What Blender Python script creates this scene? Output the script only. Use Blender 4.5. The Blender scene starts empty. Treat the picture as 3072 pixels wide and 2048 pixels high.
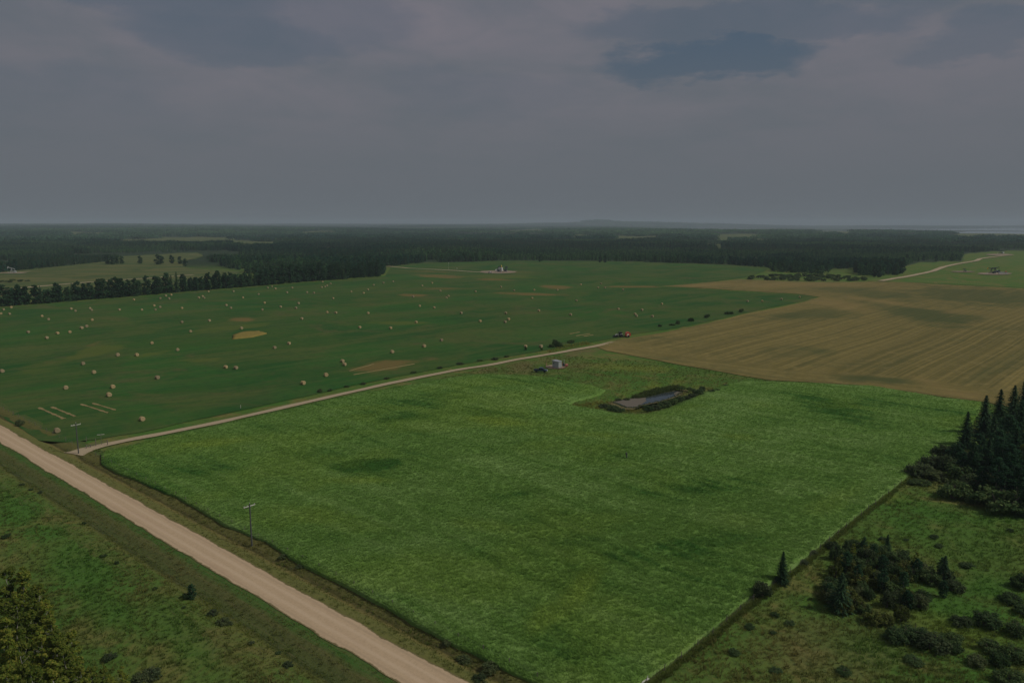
import bpy, math, random
import numpy as np
from mathutils import Vector, Matrix
from mathutils.geometry import delaunay_2d_cdt
random.seed(7)
RNG = np.random.default_rng(11)
SC = bpy.context.scene
COL = SC.collection
R = math.radians
# ------------------------------------------------------------------ camera
F, CH = 2200.0, 64.0                      # focal length in photo pixels, flying height in metres
PITCH = math.atan(356.0 / F)
cam = bpy.data.cameras.new('camera'); co = bpy.data.objects.new('camera', cam); COL.objects.link(co)
cam.sensor_width = 36.0; cam.lens = F / 3072.0 * 36.0
cam.clip_start = 0.5; cam.clip_end = 90000
co.location = (0, 0, CH); co.rotation_euler = (math.pi / 2 - PITCH, 0, 0)
SC.camera = co
# ------------------------------------------------------------------ sky, sun, exposure
SUN_EL, SUN_AZ = R(47), R(104)            # azimuth clockwise from +Y (the view direction)
SUN_DIR = Vector((math.sin(SUN_AZ) * math.cos(SUN_EL), math.cos(SUN_AZ) * math.cos(SUN_EL), math.sin(SUN_EL)))
SC.view_settings.view_transform = 'Standard'; SC.view_settings.look = 'None'
SC.view_settings.gamma = 1; SC.view_settings.use_curve_mapping = False
SC.view_settings.exposure = -0.35
SUN_STRENGTH, SKY_STRENGTH = 2.4, 0.086
sun = bpy.data.lights.new('sun', 'SUN'); so = bpy.data.objects.new('sun', sun); COL.objects.link(so)
sun.energy = SUN_STRENGTH; sun.angle = R(2.5); sun.color = (1.0, 0.94, 0.84)
so.rotation_euler = SUN_DIR.to_track_quat('Z', 'Y').to_euler(); so.location = (60, 0, 120)
SC.cycles.use_denoising = True
SC.cycles.max_bounces = 5; SC.cycles.diffuse_bounces = 2; SC.cycles.transmission_bounces = 2
SC.cycles.volume_bounces = 1; SC.cycles.transparent_max_bounces = 6
SC.cycles.sample_clamp_indirect = 4.0


class NT:
    """small helper to write node trees"""
    def __init__(s, tree):
        s.t = tree
    def n(s, kind, **kw):
        nd = s.t.nodes.new(kind)
        for k, v in kw.items():
            setattr(nd, k, v)
        return nd
    def put(s, sock, v):
        if isinstance(v, bpy.types.NodeSocket):
            s.t.links.new(v, sock)
        else:
            if isinstance(v, tuple) and len(v) == 3 and sock.type == 'RGBA':
                v = v + (1,)
            sock.default_value = v
    def math(s, op, a, b=0.0, c=None, clamp=False):
        nd = s.n('ShaderNodeMath', operation=op, use_clamp=clamp)
        s.put(nd.inputs[0], a); s.put(nd.inputs[1], b)
        if c is not None: s.put(nd.inputs[2], c)
        return nd.outputs[0]
    def vmath(s, op, a, b=(0, 0, 0)):
        nd = s.n('ShaderNodeVectorMath', operation=op)
        s.put(nd.inputs[0], a)
        if op == 'SCALE': s.put(nd.inputs['Scale'], b)
        else: s.put(nd.inputs[1], b)
        return nd.outputs['Value'] if op in ('LENGTH', 'DOT_PRODUCT') else nd.outputs[0]
    def mix(s, f, a, b, mode='MIX'):
        nd = s.n('ShaderNodeMix', data_type='RGBA', blend_type=mode)
        s.put(nd.inputs[0], f); s.put(nd.inputs[6], a); s.put(nd.inputs[7], b)
        return nd.outputs[2]
    def ramp(s, f, stops, interp='LINEAR'):
        nd = s.n('ShaderNodeValToRGB'); e = nd.color_ramp.elements; nd.color_ramp.interpolation = interp
        while len(e) < len(stops): e.new(0.5)
        for el, (p, c) in zip(e, stops):
            el.position = p; el.color = (c + (1,)) if isinstance(c, tuple) else (c, c, c, 1)
        s.put(nd.inputs[0], f)
        return nd.outputs[0]
    def smooth(s, v, a, b):
        nd = s.n('ShaderNodeMapRange', interpolation_type='SMOOTHSTEP')
        s.put(nd.inputs['Value'], v); s.put(nd.inputs['From Min'], a); s.put(nd.inputs['From Max'], b)
        return nd.outputs[0]
    def noise(s, vec, scale, detail=3.0, rough=0.55, dist=0.0):
        nd = s.n('ShaderNodeTexNoise')
        if vec is not None: s.put(nd.inputs['Vector'], vec)
        nd.inputs['Scale'].default_value = scale; nd.inputs['Detail'].default_value = detail
        nd.inputs['Roughness'].default_value = rough; nd.inputs['Distortion'].default_value = dist
        return nd.outputs[0]
    def attr(s, name, kind='GEOMETRY'):
        nd = s.n('ShaderNodeAttribute', attribute_name=name, attribute_type=kind)
        return nd.outputs['Fac']


def photo_dir(px, py):
    u = (px - 1536) / F; v = (1024 - py) / F
    d = Vector((u, math.cos(PITCH) + v * math.sin(PITCH), -math.sin(PITCH) + v * math.cos(PITCH)))
    return d.normalized()


world = bpy.data.worlds.new('World'); SC.world = world; world.use_nodes = True
wt = world.node_tree; wt.nodes.clear(); W = NT(wt)
sky = W.n('ShaderNodeTexSky', sky_type='NISHITA'); sky.sun_disc = False
sky.sun_elevation = SUN_EL; sky.sun_rotation = SUN_AZ
sky.air_density = 1.0; sky.dust_density = 3.0; sky.ozone_density = 1.5; sky.altitude = 700
gen = W.n('ShaderNodeTexCoord').outputs['Generated']
sep = W.n('ShaderNodeSeparateXYZ'); W.put(sep.inputs[0], gen)
zc = W.math('ADD', W.math('MAXIMUM', sep.outputs[2], 0.0), 0.16)
com = W.n('ShaderNodeCombineXYZ')
W.put(com.inputs[0], W.math('DIVIDE', sep.outputs[0], zc)); W.put(com.inputs[1], W.math('DIVIDE', sep.outputs[1], zc))
plane = com.outputs[0]
az = W.math('ARCTAN2', sep.outputs[0], sep.outputs[1]); el = W.math('ARCSINE', sep.outputs[2])
big = W.noise(plane, 0.85, 5, 0.55, 0.5)
fine = W.noise(plane, 2.6, 6, 0.6, 0.8)
warp = W.math('MULTIPLY', W.math('SUBTRACT', W.noise(plane, 2.4, 7, 0.62), 0.5), 0.20)
warp2 = W.math('MULTIPLY', W.math('SUBTRACT', W.noise(W.vmath('ADD', plane, (7.3, 2.1, 0)), 2.4, 7, 0.62), 0.5), 0.10)
gap = None
# openings in the cloud layer (centre and half-size in the photo, turned into sky angles)
for (px, py, rx, ry, k) in [(2130, 180, 310, 58, 1.0), (2260, 70, 460, 52, .5), (720, 110, 300, 80, .55), (2950, 110, 170, 55, .45),
                            (1010, 60, 230, 90, .35), (380, -40, 420, 70, .5), (1450, 290, 300, 80, .22), (80, 330, 420, 120, .30)]:
    d0 = photo_dir(px, py)
    a0, e0 = math.atan2(d0.x, d0.y), math.asin(d0.z)
    dx = W.math('DIVIDE', W.math('SUBTRACT', W.math('ADD', az, warp), a0), rx / F)
    dy = W.math('DIVIDE', W.math('SUBTRACT', W.math('ADD', el, warp2), e0), ry / F)
    r2 = W.math('ADD', W.math('MULTIPLY', dx, dx), W.math('MULTIPLY', dy, dy))
    g = W.math('MULTIPLY', W.smooth(r2, 1.35, 0.45), k)
    gap = g if gap is None else W.math('MAXIMUM', gap, g)
# over the rest of the sky the same kind of broken layer
free = W.math('MULTIPLY', W.smooth(big, 0.40, 0.30), W.smooth(el, 0.30, 0.40))
gap = W.math('MAXIMUM', gap, free)
cloud = W.math('SUBTRACT', 1.0, gap)
cloud = W.math('MULTIPLY', cloud, W.math('ADD', 0.80, W.math('MULTIPLY', fine, 0.35)), clamp=True)
thick = W.smooth(W.math('ADD', big, W.math('MULTIPLY', fine, 0.3)), 0.45, 0.80)
elv = W.smooth(el, 0.02, 0.27)
cl = W.mix(thick, (1.88, 2.10, 2.48), (2.62, 2.50, 2.92))
low = (1.84, 2.04, 2.32)
clc = W.mix(elv, low, cl)
blue = W.mix(0.72, W.vmath('SCALE', sky.outputs[0], 0.42), (1.16, 1.72, 2.42))
blue = W.mix(elv, low, blue)
bg = W.n('ShaderNodeBackground'); bg.inputs[1].default_value = SKY_STRENGTH
W.put(bg.inputs[0], W.mix(cloud, blue, clc))
W.put(W.n('ShaderNodeOutputWorld').inputs[0], bg.outputs[0])

# ------------------------------------------------------------------ noise, terrain, projection
TAB = RNG.random((256, 256))
def vnoise(x, y, seed=0):
    x = np.asarray(x, float) + seed * 17.31; y = np.asarray(y, float) + seed * 9.77
    ix = np.floor(x).astype(int); iy = np.floor(y).astype(int)
    fx = x - ix; fy = y - iy
    fx = fx * fx * (3 - 2 * fx); fy = fy * fy * (3 - 2 * fy)
    a = TAB[ix & 255, iy & 255]; b = TAB[(ix + 1) & 255, iy & 255]
    c = TAB[ix & 255, (iy + 1) & 255]; d = TAB[(ix + 1) & 255, (iy + 1) & 255]
    return (a * (1 - fx) + b * fx) * (1 - fy) + (c * (1 - fx) + d * fx) * fy
def fbm(x, y, s, o=4, seed=0):
    t = 0; a = 1; n = 0
    for i in range(o):
        t = t + a * vnoise(np.asarray(x) / s, np.asarray(y) / s, seed + i); n += a; a *= .55; s *= .48
    return t / n
def sstep(a, b, v):
    t = np.clip((np.asarray(v, float) - a) / (b - a), 0, 1); return t * t * (3 - 2 * t)
def G0(px, py, z=0.0):
    d = photo_dir(px, py); t = (z - CH) / d.z
    return d.x * t, d.y * t
RN = np.array(G0(600, 1616)) - np.array(G0(0, 1281)); RT = RN / np.linalg.norm(RN)      # along the gravel road, towards the camera
RNRM = np.array([-RT[1], RT[0]]);  RNRM = RNRM if RNRM[1] > 0 else -RNRM                  # across it, towards the crop
RW = (RNRM @ np.array(G0(600, 1616)) - RNRM @ np.array(G0(600, 1692)))
RC = RNRM @ np.array(G0(600, 1616)) - RW / 2                                             # road centre line offset
TJ = RT @ np.array(G0(215, 1360))                                                        # where the farm track joins
POND = G0(1940, 1198)
HILL = (photo_dir(1790, 660), 15000.0)
def H(x, y):
    x = np.asarray(x, float); y = np.asarray(y, float)
    r = np.hypot(x, y)
    near = 1 - sstep(900, 1500, r)
    h = near * ((fbm(x, y, 95, 2, 3) - .5) * 2.2 + (fbm(x, y, 30, 2, 5) - .5) * .5)
    # pond hollow
    u = (x - POND[0]) * .83 + (y - POND[1]) * .56; v = -(x - POND[0]) * .56 + (y - POND[1]) * .83
    h = h - 2.3 * np.exp(-((u / 34) ** 2 + (v / 19) ** 2))
    # road bed and ditches
    n = x * RNRM[0] + y * RNRM[1] - RC; t = x * RT[0] + y * RT[1]
    a = np.abs(n)
    flat = 1 - sstep(14, 34, a)
    h = h * (1 - flat)
    fill = np.exp(-((t - TJ) / 4.5) ** 2) * (n > 0)
    prof = .55 * (1 - sstep(RW / 2, 7.0, a)) - .75 * np.exp(-((a - 7.6) / 1.5) ** 2) * (1 - fill * .95)
    h = h + prof * (a < 16)
    # far country
    far = sstep(2400, 5200, r)
    h = h + far * ((fbm(x, y, 2600, 4, 8) - .52) * 58)
    azm = np.arctan2(x, np.maximum(y, 1))
    h = h + sstep(3500, 9000, r) * 16 * sstep(-.05, -.5, azm)
    hx, hy = HILL[0].x * HILL[1], HILL[0].y * HILL[1]
    h = h + 58 * np.exp(-(((x - hx) / 330) ** 2 + ((y - hy) / 900) ** 2)) + 75 * np.exp(-(((x - hx - 900) / 2600) ** 2 + ((y - hy) / 1500) ** 2))
    h = h - sstep(5200, 7000, r) * 30 * sstep(.12, .26, azm) * sstep(1.2, .9, azm)
    return h
def G(px, py, up=0.0):
    """point of the ground seen at a photo pixel (up = height of the wanted point above the ground)"""
    z = 0.0
    for i in range(14):
        x, y = G0(px, py, z + up); z = z * .4 + float(H(x, y)) * .6
    return x, y
def P(x, y, z):
    """photo pixel of world points"""
    c, s = math.cos(PITCH), math.sin(PITCH)
    dz = np.asarray(z) - CH
    fw = y * c - dz * s; upv = y * s + dz * c
    fw = np.maximum(fw, 1e-3)
    return 1536 + F * x / fw, 1024 - F * upv / fw
def poly(pts): return np.array([G(*p) for p in pts])
def inside(pg, x, y):
    c = np.zeros(np.shape(x), bool); n = len(pg); j = n - 1
    for i in range(n):
        xi, yi = pg[i]; xj, yj = pg[j]
        if yi != yj:
            c ^= ((yi > y) != (yj > y)) & (x < (xj - xi) * (y - yi) / (yj - yi) + xi)
        j = i
    return c
def edge_dist(pg, x, y):
    d = np.full(np.shape(x), 1e9); n = len(pg)
    for i in range(n):
        a = pg[i]; b = pg[(i + 1) % n]; e = b - a; L = max(e @ e, 1e-9)
        t = np.clip(((x - a[0]) * e[0] + (y - a[1]) * e[1]) / L, 0, 1)
        d = np.minimum(d, np.hypot(x - a[0] - t * e[0], y - a[1] - t * e[1]))
    return d

# ------------------------------------------------------------------ object helpers
def tag(o, label=None, cat=None, group=None, kind=None):
    if label: o['label'] = label
    if cat: o['category'] = cat
    if group: o['group'] = group
    if kind: o['kind'] = kind
    return o
def new_mesh(name, V, Fc, mats=(), smooth=False, midx=None):
    me = bpy.data.meshes.new(name)
    V = np.asarray(V, np.float32)
    if isinstance(Fc, np.ndarray):
        me.vertices.add(len(V)); me.vertices.foreach_set('co', V.ravel())
        k = Fc.shape[1]
        me.loops.add(Fc.size); me.loops.foreach_set('vertex_index', Fc.ravel().astype(np.int32))
        me.polygons.add(len(Fc)); me.polygons.foreach_set('loop_start', np.arange(0, Fc.size, k, dtype=np.int32))
        me.update(calc_edges=True)
    else:
        me.from_pydata([tuple(map(float, v)) for v in V], [], Fc)
    for m in mats: me.materials.append(m)
    if smooth: me.polygons.foreach_set('use_smooth', np.ones(len(me.polygons), bool))
    if midx is not None: me.polygons.foreach_set('material_index', np.asarray(midx, np.int32))
    me.validate(); me.update()
    return me
def obj(name, me, parent=None, loc=(0, 0, 0), rotz=0.0, scale=1.0):
    o = bpy.data.objects.new(name, me); COL.objects.link(o)
    o.location = loc; o.rotation_euler = (0, 0, rotz)
    o.scale = (scale,) * 3 if not isinstance(scale, tuple) else scale
    if parent: o.parent = parent
    return o
def attr_f(me, name, vals, kind='FLOAT'):
    a = me.attributes.new(name, kind, 'POINT'); a.data.foreach_set('value', np.asarray(vals, np.float32 if kind == 'FLOAT' else np.int32))
class MB:
    """collects shaped pieces into one mesh"""
    def __init__(s): s.v = []; s.f = []; s.m = []
    def add(s, V, Fc, mi=0):
        b = len(s.v); s.v += [tuple(v) for v in V]
        for f in Fc: s.f.append([b + i for i in f]); s.m.append(mi)
        return s
    def box(s, c, d, mi=0, taper=(1, 1), shift=(0, 0), rot=None):
        x, y, z = (k / 2 for k in d)
        V = [(-x, -y, -z), (x, -y, -z), (x, y, -z), (-x, y, -z)]
        V += [(-x * taper[0] + shift[0], -y * taper[1] + shift[1], z), (x * taper[0] + shift[0], -y * taper[1] + shift[1], z),
              (x * taper[0] + shift[0], y * taper[1] + shift[1], z), (-x * taper[0] + shift[0], y * taper[1] + shift[1], z)]
        if rot is not None: V = [rot @ Vector(v) for v in V]
        V = [(v[0] + c[0], v[1] + c[1], v[2] + c[2]) for v in V]
        return s.add(V, [(3, 2, 1, 0), (4, 5, 6, 7), (0, 1, 5, 4), (1, 2, 6, 5), (2, 3, 7, 6), (3, 0, 4, 7)], mi)
    def tube(s, pts, rad, seg=6, mi=0, cap=True):
        pts = [Vector(p) for p in pts]; V = []; Fc = []
        if not isinstance(rad, (list, tuple)): rad = [rad] * len(pts)
        for i, p in enumerate(pts):
            d = (pts[min(i + 1, len(pts) - 1)] - pts[max(i - 1, 0)]).normalized()
            a = d.orthogonal().normalized() if i == 0 else (a - d * a.dot(d)).normalized()
            b = d.cross(a)
            for k in range(seg):
                w = 2 * math.pi * k / seg; V.append(p + (a * math.cos(w) + b * math.sin(w)) * rad[i])
        for i in range(len(pts) - 1):
            for k in range(seg):
                Fc.append((i * seg + k, i * seg + (k + 1) % seg, (i + 1) * seg + (k + 1) % seg, (i + 1) * seg + k))
        if cap:
            Fc.append(tuple(range(seg - 1, -1, -1))); Fc.append(tuple((len(pts) - 1) * seg + k for k in range(seg)))
        return s.add(V, Fc, mi)
    def cyl(s, a, b, r, seg=16, mi=0): return s.tube([a, b], r, seg, mi)
    def prism(s, prof, y0, y1, mi=0):
        """profile in the xz plane, extruded along y"""
        n = len(prof); V = [(x, y0, z) for x, z in prof] + [(x, y1, z) for x, z in prof]
        Fc = [tuple(range(n)), tuple(range(2 * n - 1, n - 1, -1))] + [((i + 1) % n, i, n + i, n + (i + 1) % n) for i in range(n)]
        return s.add(V, Fc, mi)
    def lathe(s, prof, seg=20, mi=0, axis='z', c=(0, 0, 0)):
        V = []; Fc = []; n = len(prof)
        for r, h in prof:
            for k in range(seg):
                w = 2 * math.pi * k / seg; a, b = r * math.cos(w), r * math.sin(w)
                q = {'z': (a, b, h), 'y': (a, h, b), 'x': (h, a, b)}[axis]; V.append((q[0] + c[0], q[1] + c[1], q[2] + c[2]))
        for i in range(n - 1):
            for k in range(seg): Fc.append((i * seg + k, i * seg + (k + 1) % seg, (i + 1) * seg + (k + 1) % seg, (i + 1) * seg + k))
        Fc.append(tuple(range(seg - 1, -1, -1))); Fc.append(tuple((n - 1) * seg + k for k in range(seg)))
        return s.add(V, Fc, mi)
    def mesh(s, name, mats, smooth=False):
        me = new_mesh(name, s.v, s.f, mats, False, s.m)
        if smooth: me.shade_smooth() if hasattr(me, 'shade_smooth') else None
        return me
    def build(s, name, mats, parent=None, loc=(0, 0, 0), rotz=0.0, scale=1.0):
        return obj(name, s.mesh(name, mats if isinstance(mats, (list, tuple)) else [mats]), parent, loc, rotz, scale)
def thing(name, label, cat, loc, rotz=0.0, group=None, scale=1.0):
    return tag(obj(name, None, None, loc, rotz, scale), label, cat, group)
def onground(px, py, dz=0.0):
    x, y = G(px, py); return (x, y, float(H(x, y)) + dz)

# ------------------------------------------------------------------ materials
def base_mat(name, rough=.9, spec=.2):
    m = bpy.data.materials.new(name); m.use_nodes = True; t = NT(m.node_tree)
    b = m.node_tree.nodes['Principled BSDF']; b.inputs['Roughness'].default_value = rough
    b.inputs['Specular IOR Level'].default_value = spec
    return m, t, b
def plain(name, c, rough=.6, metal=0.0, var=.18, scale=6.0, spec=.3):
    m, t, b = base_mat(name, rough, spec)
    pos = t.n('ShaderNodeTexCoord').outputs['Object']
    n = t.noise(pos, scale, 4, .6)
    t.put(b.inputs['Base Color'], t.mix(n, tuple(k * (1 - var) for k in c), tuple(min(1, k * (1 + var)) for k in c)))
    b.inputs['Metallic'].default_value = metal
    return m
def leaf_mat(name, cols, trans=.3, tone=None, objvar=.35):
    m = bpy.data.materials.new(name); m.use_nodes = True; m.node_tree.nodes.clear(); t = NT(m.node_tree)
    geo = t.n('ShaderNodeNewGeometry')
    c = t.ramp(geo.outputs['Random Per Island'], [(i / max(1, len(cols) - 1), k) for i, k in enumerate(cols)])
    rnd = t.n('ShaderNodeObjectInfo').outputs['Random']
    c = t.mix(1.0, c, t.ramp(rnd, [(0, (1 - objvar, 1 - objvar * .8, 1 - objvar)), (.5, (1.0, 1.0, 1.0)), (1, (1 + objvar, 1 + objvar * .8, 1 + objvar * .3))]), 'MULTIPLY')
    if tone: c = tone(t, c)
    d = t.n('ShaderNodeBsdfDiffuse'); t.put(d.inputs[0], c)
    tr = t.n('ShaderNodeBsdfTranslucent'); t.put(tr.inputs[0], c)
    mx = t.n('ShaderNodeMixShader'); mx.inputs[0].default_value = trans
    t.put(mx.inputs[1], d.outputs[0]); t.put(mx.inputs[2], tr.outputs[0])
    t.put(t.n('ShaderNodeOutputMaterial').inputs[0], mx.outputs[0])
    return m
def gpos(t): return t.n('ShaderNodeNewGeometry').outputs['Position']
ROWDIR = np.array(G0(3072, 978)) - np.array(G0(2771, 1128)); ROWDIR /= np.linalg.norm(ROWDIR)
def along(t, pos, d, la, lc):
    """position stretched along a ground direction d (lengths in metres)"""
    a = t.vmath('DOT_PRODUCT', pos, (d[0] / la, d[1] / la, 0)); c = t.vmath('DOT_PRODUCT', pos, (-d[1] / lc, d[0] / lc, 0))
    k = t.n('ShaderNodeCombineXYZ'); t.put(k.inputs[0], a); t.put(k.inputs[1], c); return k.outputs[0]

# rough grass of the open ground
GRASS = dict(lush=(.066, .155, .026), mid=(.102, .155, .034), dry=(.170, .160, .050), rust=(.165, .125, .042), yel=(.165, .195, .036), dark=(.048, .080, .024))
def grass_colour(t, pos):
    c = t.mix(t.smooth(t.noise(pos, .035, 4, .6, .6), .36, .62), GRASS['lush'], GRASS['mid'])
    c = t.mix(t.smooth(t.noise(pos, .06, 5, .65, .9), .46, .68), c, GRASS['dry'])
    c = t.mix(t.math('MULTIPLY', t.smooth(t.noise(pos, .13, 4, .7, .5), .58, .72), .7), c, GRASS['rust'])
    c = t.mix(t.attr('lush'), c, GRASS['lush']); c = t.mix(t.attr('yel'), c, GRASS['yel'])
    c = t.mix(t.attr('dry'), c, t.mix(t.noise(pos, .4, 4), (.17, .135, .06), (.13, .13, .048)))
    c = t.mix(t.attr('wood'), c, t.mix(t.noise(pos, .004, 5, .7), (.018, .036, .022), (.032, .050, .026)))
    return t.mix(t.math('MULTIPLY', t.smooth(t.noise(pos, .9, 3, .7), .45, .68), .5), c, GRASS['dark'])
M_ground, t, b = base_mat('rough_grass', 1, .05)
pos = gpos(t)
t.put(b.inputs['Base Color'], grass_colour(t, pos))
bm = t.n('ShaderNodeBump'); bm.inputs['Strength'].default_value = .7; bm.inputs['Distance'].default_value = .35
t.put(bm.inputs['Height'], t.noise(pos, .8, 5, .7)); t.put(b.inputs['Normal'], bm.outputs[0])

# standing green crop
CROP = dict(pale=(.262, .410, .120), mid=(.180, .325, .070), dark=(.056, .172, .030), yel=(.280, .385, .060))
def crop_colour(t, tone, yel, jitter):
    c = t.mix(t.smooth(tone, .0, .5), CROP['dark'], CROP['mid'])
    c = t.mix(t.smooth(tone, .45, 1.0), c, CROP['pale'])
    return t.mix(t.math('MULTIPLY', yel, .8), c, CROP['yel'])
M_crop, t, b = base_mat('standing_crop', 1, .05)
pos = gpos(t)
tone = t.math('ADD', t.attr('tone'), t.math('MULTIPLY', t.math('SUBTRACT', t.noise(pos, .7, 4, .7), .5), .7))
t.put(b.inputs['Base Color'], t.mix(1.0, crop_colour(t, tone, t.attr('yel'), 0), (.70, .72, .70), 'MULTIPLY'))  # sheet under the blades darkened: soil and painted shade of the gaps
bm = t.n('ShaderNodeBump'); bm.inputs['Strength'].default_value = 1; bm.inputs['Distance'].default_value = .4
t.put(bm.inputs['Height'], t.noise(pos, 1.3, 4, .7)); t.put(b.inputs['Normal'], bm.outputs[0])
def tuft_tone(t, c):
    k = crop_colour(t, t.attr('tone', 'INSTANCER'), t.attr('yel', 'INSTANCER'), 0)
    return t.mix(.16, k, c)
M_croptuft = leaf_mat('crop_blades', [(.19, .34, .078), (.235, .385, .10), (.28, .43, .125)], .5, tuft_tone, .10)
def grass_tone(t, c):
    k = t.mix(t.attr('dry', 'INSTANCER'), c, (.215, .195, .065))
    k = t.mix(t.attr('lush', 'INSTANCER'), k, (.085, .205, .034))
    return t.mix(t.attr('yel', 'INSTANCER'), k, (.17, .21, .038))
M_grasstuft = leaf_mat('grass_blades', [(.080, .145, .032), (.12, .18, .042), (.17, .19, .055)], .5, grass_tone, .25)

# cut hay meadow
M_hay, t, b = base_mat('cut_meadow', 1, .05)
pos = gpos(t)
c = t.mix(t.smooth(t.noise(pos, .016, 5, .6, .7), .36, .64), (.022, .086, .019), (.048, .102, .022))
c = t.mix(t.math('MULTIPLY', t.smooth(t.noise(pos, .024, 5, .7, 1.2), .46, .70), .7), c, (.084, .100, .034))
c = t.mix(t.math('MULTIPLY', t.smooth(t.noise(along(t, pos, ROWDIR, 90, 38), 1, 5, .65, .6), .47, .60), .55), c, (.100, .118, .034))
c = t.mix(t.math('MULTIPLY', t.smooth(t.noise(pos, .011, 5, .65, .8), .50, .62), .55), c, (.030, .118, .022))
c = t.mix(t.math('MULTIPLY', t.smooth(t.noise(t.vmath('ADD', pos, (311, 97, 0)), .02, 5, .7, .8), .54, .68), .6), c, (.112, .100, .042))
st = t.noise(along(t, pos, ROWDIR, 240, 4.5), 1, 4, .6)
c = t.mix(t.math('MULTIPLY', t.smooth(st, .44, .60), .45), c, (.074, .118, .032))
c = t.mix(t.math('MULTIPLY', t.smooth(t.noise(pos, .30, 4, .7), .45, .7), .35), c, (.018, .055, .018))
dr = t.math('ADD', t.attr('dry'), t.math('MULTIPLY', t.math('SUBTRACT', t.noise(pos, .12, 4, .7), .5), .9))
c = t.mix(t.math('MULTIPLY', t.smooth(dr, .16, .85), .80), c, t.mix(t.noise(pos, .2, 3), (.185, .118, .044), (.165, .132, .046)))
ye = t.math('ADD', t.math('MULTIPLY', t.attr('yel'), 1.25), t.math('MULTIPLY', t.math('SUBTRACT', t.noise(pos, .10, 4, .7), .5), .5))
c = t.mix(t.math('MULTIPLY', t.smooth(ye, .25, .7), .6), c, (.115, .135, .030))
t.put(b.inputs['Base Color'], c)
bm = t.n('ShaderNodeBump'); bm.inputs['Strength'].default_value = .5; bm.inputs['Distance'].default_value = .2
t.put(bm.inputs['Height'], t.noise(pos, .9, 4, .7)); t.put(b.inputs['Normal'], bm.outputs[0])

# stubble with combed rows
M_stub, t, b = base_mat('stubble', 1, .05)
pos = gpos(t)
head = t.attr('headland')
rows_a = t.noise(along(t, pos, ROWDIR, 700, 1.3), 1, 3, .6)
rows_b = t.noise(along(t, pos, ROWDIR, 500, 7.5), 1, 2, .5)
HD = np.array(G0(2745, 1179)) - np.array(G0(2048, 1096)); HD /= np.linalg.norm(HD)
rows_h = t.noise(along(t, pos, HD, 700, 1.3), 1, 3, .6)
rr = t.mix(head, rows_a, rows_h)
c = t.mix(t.smooth(rr, .36, .64), (.128, .112, .037), (.240, .192, .066))
c = t.mix(t.math('MULTIPLY', t.smooth(rows_b, .50, .64), t.math('SUBTRACT', .36, t.math('MULTIPLY', head, .2))), c, (.075, .078, .030))
c = t.mix(t.math('MULTIPLY', t.smooth(t.noise(pos, .022, 5, .65, .8), .50, .70), .55), c, (.085, .095, .036))
c = t.mix(t.math('MULTIPLY', t.smooth(t.noise(pos, .45, 5, .75), .42, .66), .5), c, (.105, .100, .040))
c = t.mix(t.math('MULTIPLY', t.smooth(t.noise(t.vmath('ADD', pos, (57, 13, 0)), .16, 5, .7), .50, .70), .45), c, (.275, .225, .092))
gr = t.math('ADD', t.attr('green'), t.math('MULTIPLY', t.math('SUBTRACT', t.noise(along(t, pos, ROWDIR, 40, 6), 1, 4, .65), .5), .8))
c = t.mix(t.math('MULTIPLY', t.smooth(gr, .05, 1.0), .85), c, t.mix(rr, (.040, .062, .024), (.085, .105, .038)))
c = t.mix(t.math('MULTIPLY', t.attr('gold'), .6), c, t.mix(rr, (.20, .145, .055), (.31, .225, .09)))
t.put(b.inputs['Base Color'], c)
bm = t.n('ShaderNodeBump'); bm.inputs['Strength'].default_value = .6; bm.inputs['Distance'].default_value = .3
t.put(bm.inputs['Height'], rr); t.put(b.inputs['Normal'], bm.outputs[0])

# gravel
def gravel(name, c1, c2, edge):
    m, t, b = base_mat(name, 1, .1); pos = gpos(t)
    c = t.mix(t.noise(along(t, pos, RT, 14, 1.1), 1, 4, .6), c1, c2)
    c = t.mix(t.math('MULTIPLY', t.smooth(t.noise(pos, 2.2, 4, .75), .42, .7), .35), c, tuple(k * .68 for k in c1))
    if name == 'road_gravel':
        ac = t.math('ADD', t.math('ABSOLUTE', t.attr('across')), t.math('MULTIPLY', t.math('SUBTRACT', t.noise(along(t, pos, RT, 18, 1.5), 1, 3, .6), .5), .9))
        wt_ = t.math('ADD', t.smooth(t.math('ABSOLUTE', t.math('SUBTRACT', ac, .95)), .55, .10), t.math('MULTIPLY', t.smooth(t.math('ABSOLUTE', t.math('SUBTRACT', ac, 2.25)), .35, .08), -.6))
        c = t.mix(t.math('MULTIPLY', wt_, .35, clamp=True), c, (.60, .47, .33))
        c = t.mix(t.math('MULTIPLY', t.math('MULTIPLY', wt_, -1.0), .55, clamp=True), c, (.33, .25, .165))
        c = t.mix(t.math('MULTIPLY', t.smooth(t.noise(along(t, pos, RT, 30, 3), 1, 4, .6), .5, .72), .3), c, (.38, .255, .175))
    e = t.math('ADD', t.attr('edge'), t.math('MULTIPLY', t.math('SUBTRACT', t.noise(pos, .7, 5, .75), .5), 1.1))
    c = t.mix(t.smooth(e, .55, .85), c, t.mix(t.noise(pos, 1.5, 3), *edge))
    t.put(b.inputs['Base Color'], c)
    bm = t.n('ShaderNodeBump'); bm.inputs['Strength'].default_value = .35; bm.inputs['Distance'].default_value = .06
    t.put(bm.inputs['Height'], t.noise(pos, 5, 4, .7)); t.put(b.inputs['Normal'], bm.outputs[0])
    return m
M_road = gravel('road_gravel', (.45, .335, .212), (.53, .40, .26), ((.10, .10, .035), (.20, .16, .08)))
M_track = gravel('track_gravel', (.36, .29, .19), (.44, .36, .24), ((.12, .13, .042), (.24, .20, .085)))
M_pad = gravel('pad_soil', (.25, .20, .145), (.31, .245, .18), ((.14, .11, .05), (.24, .17, .09)))
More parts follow.
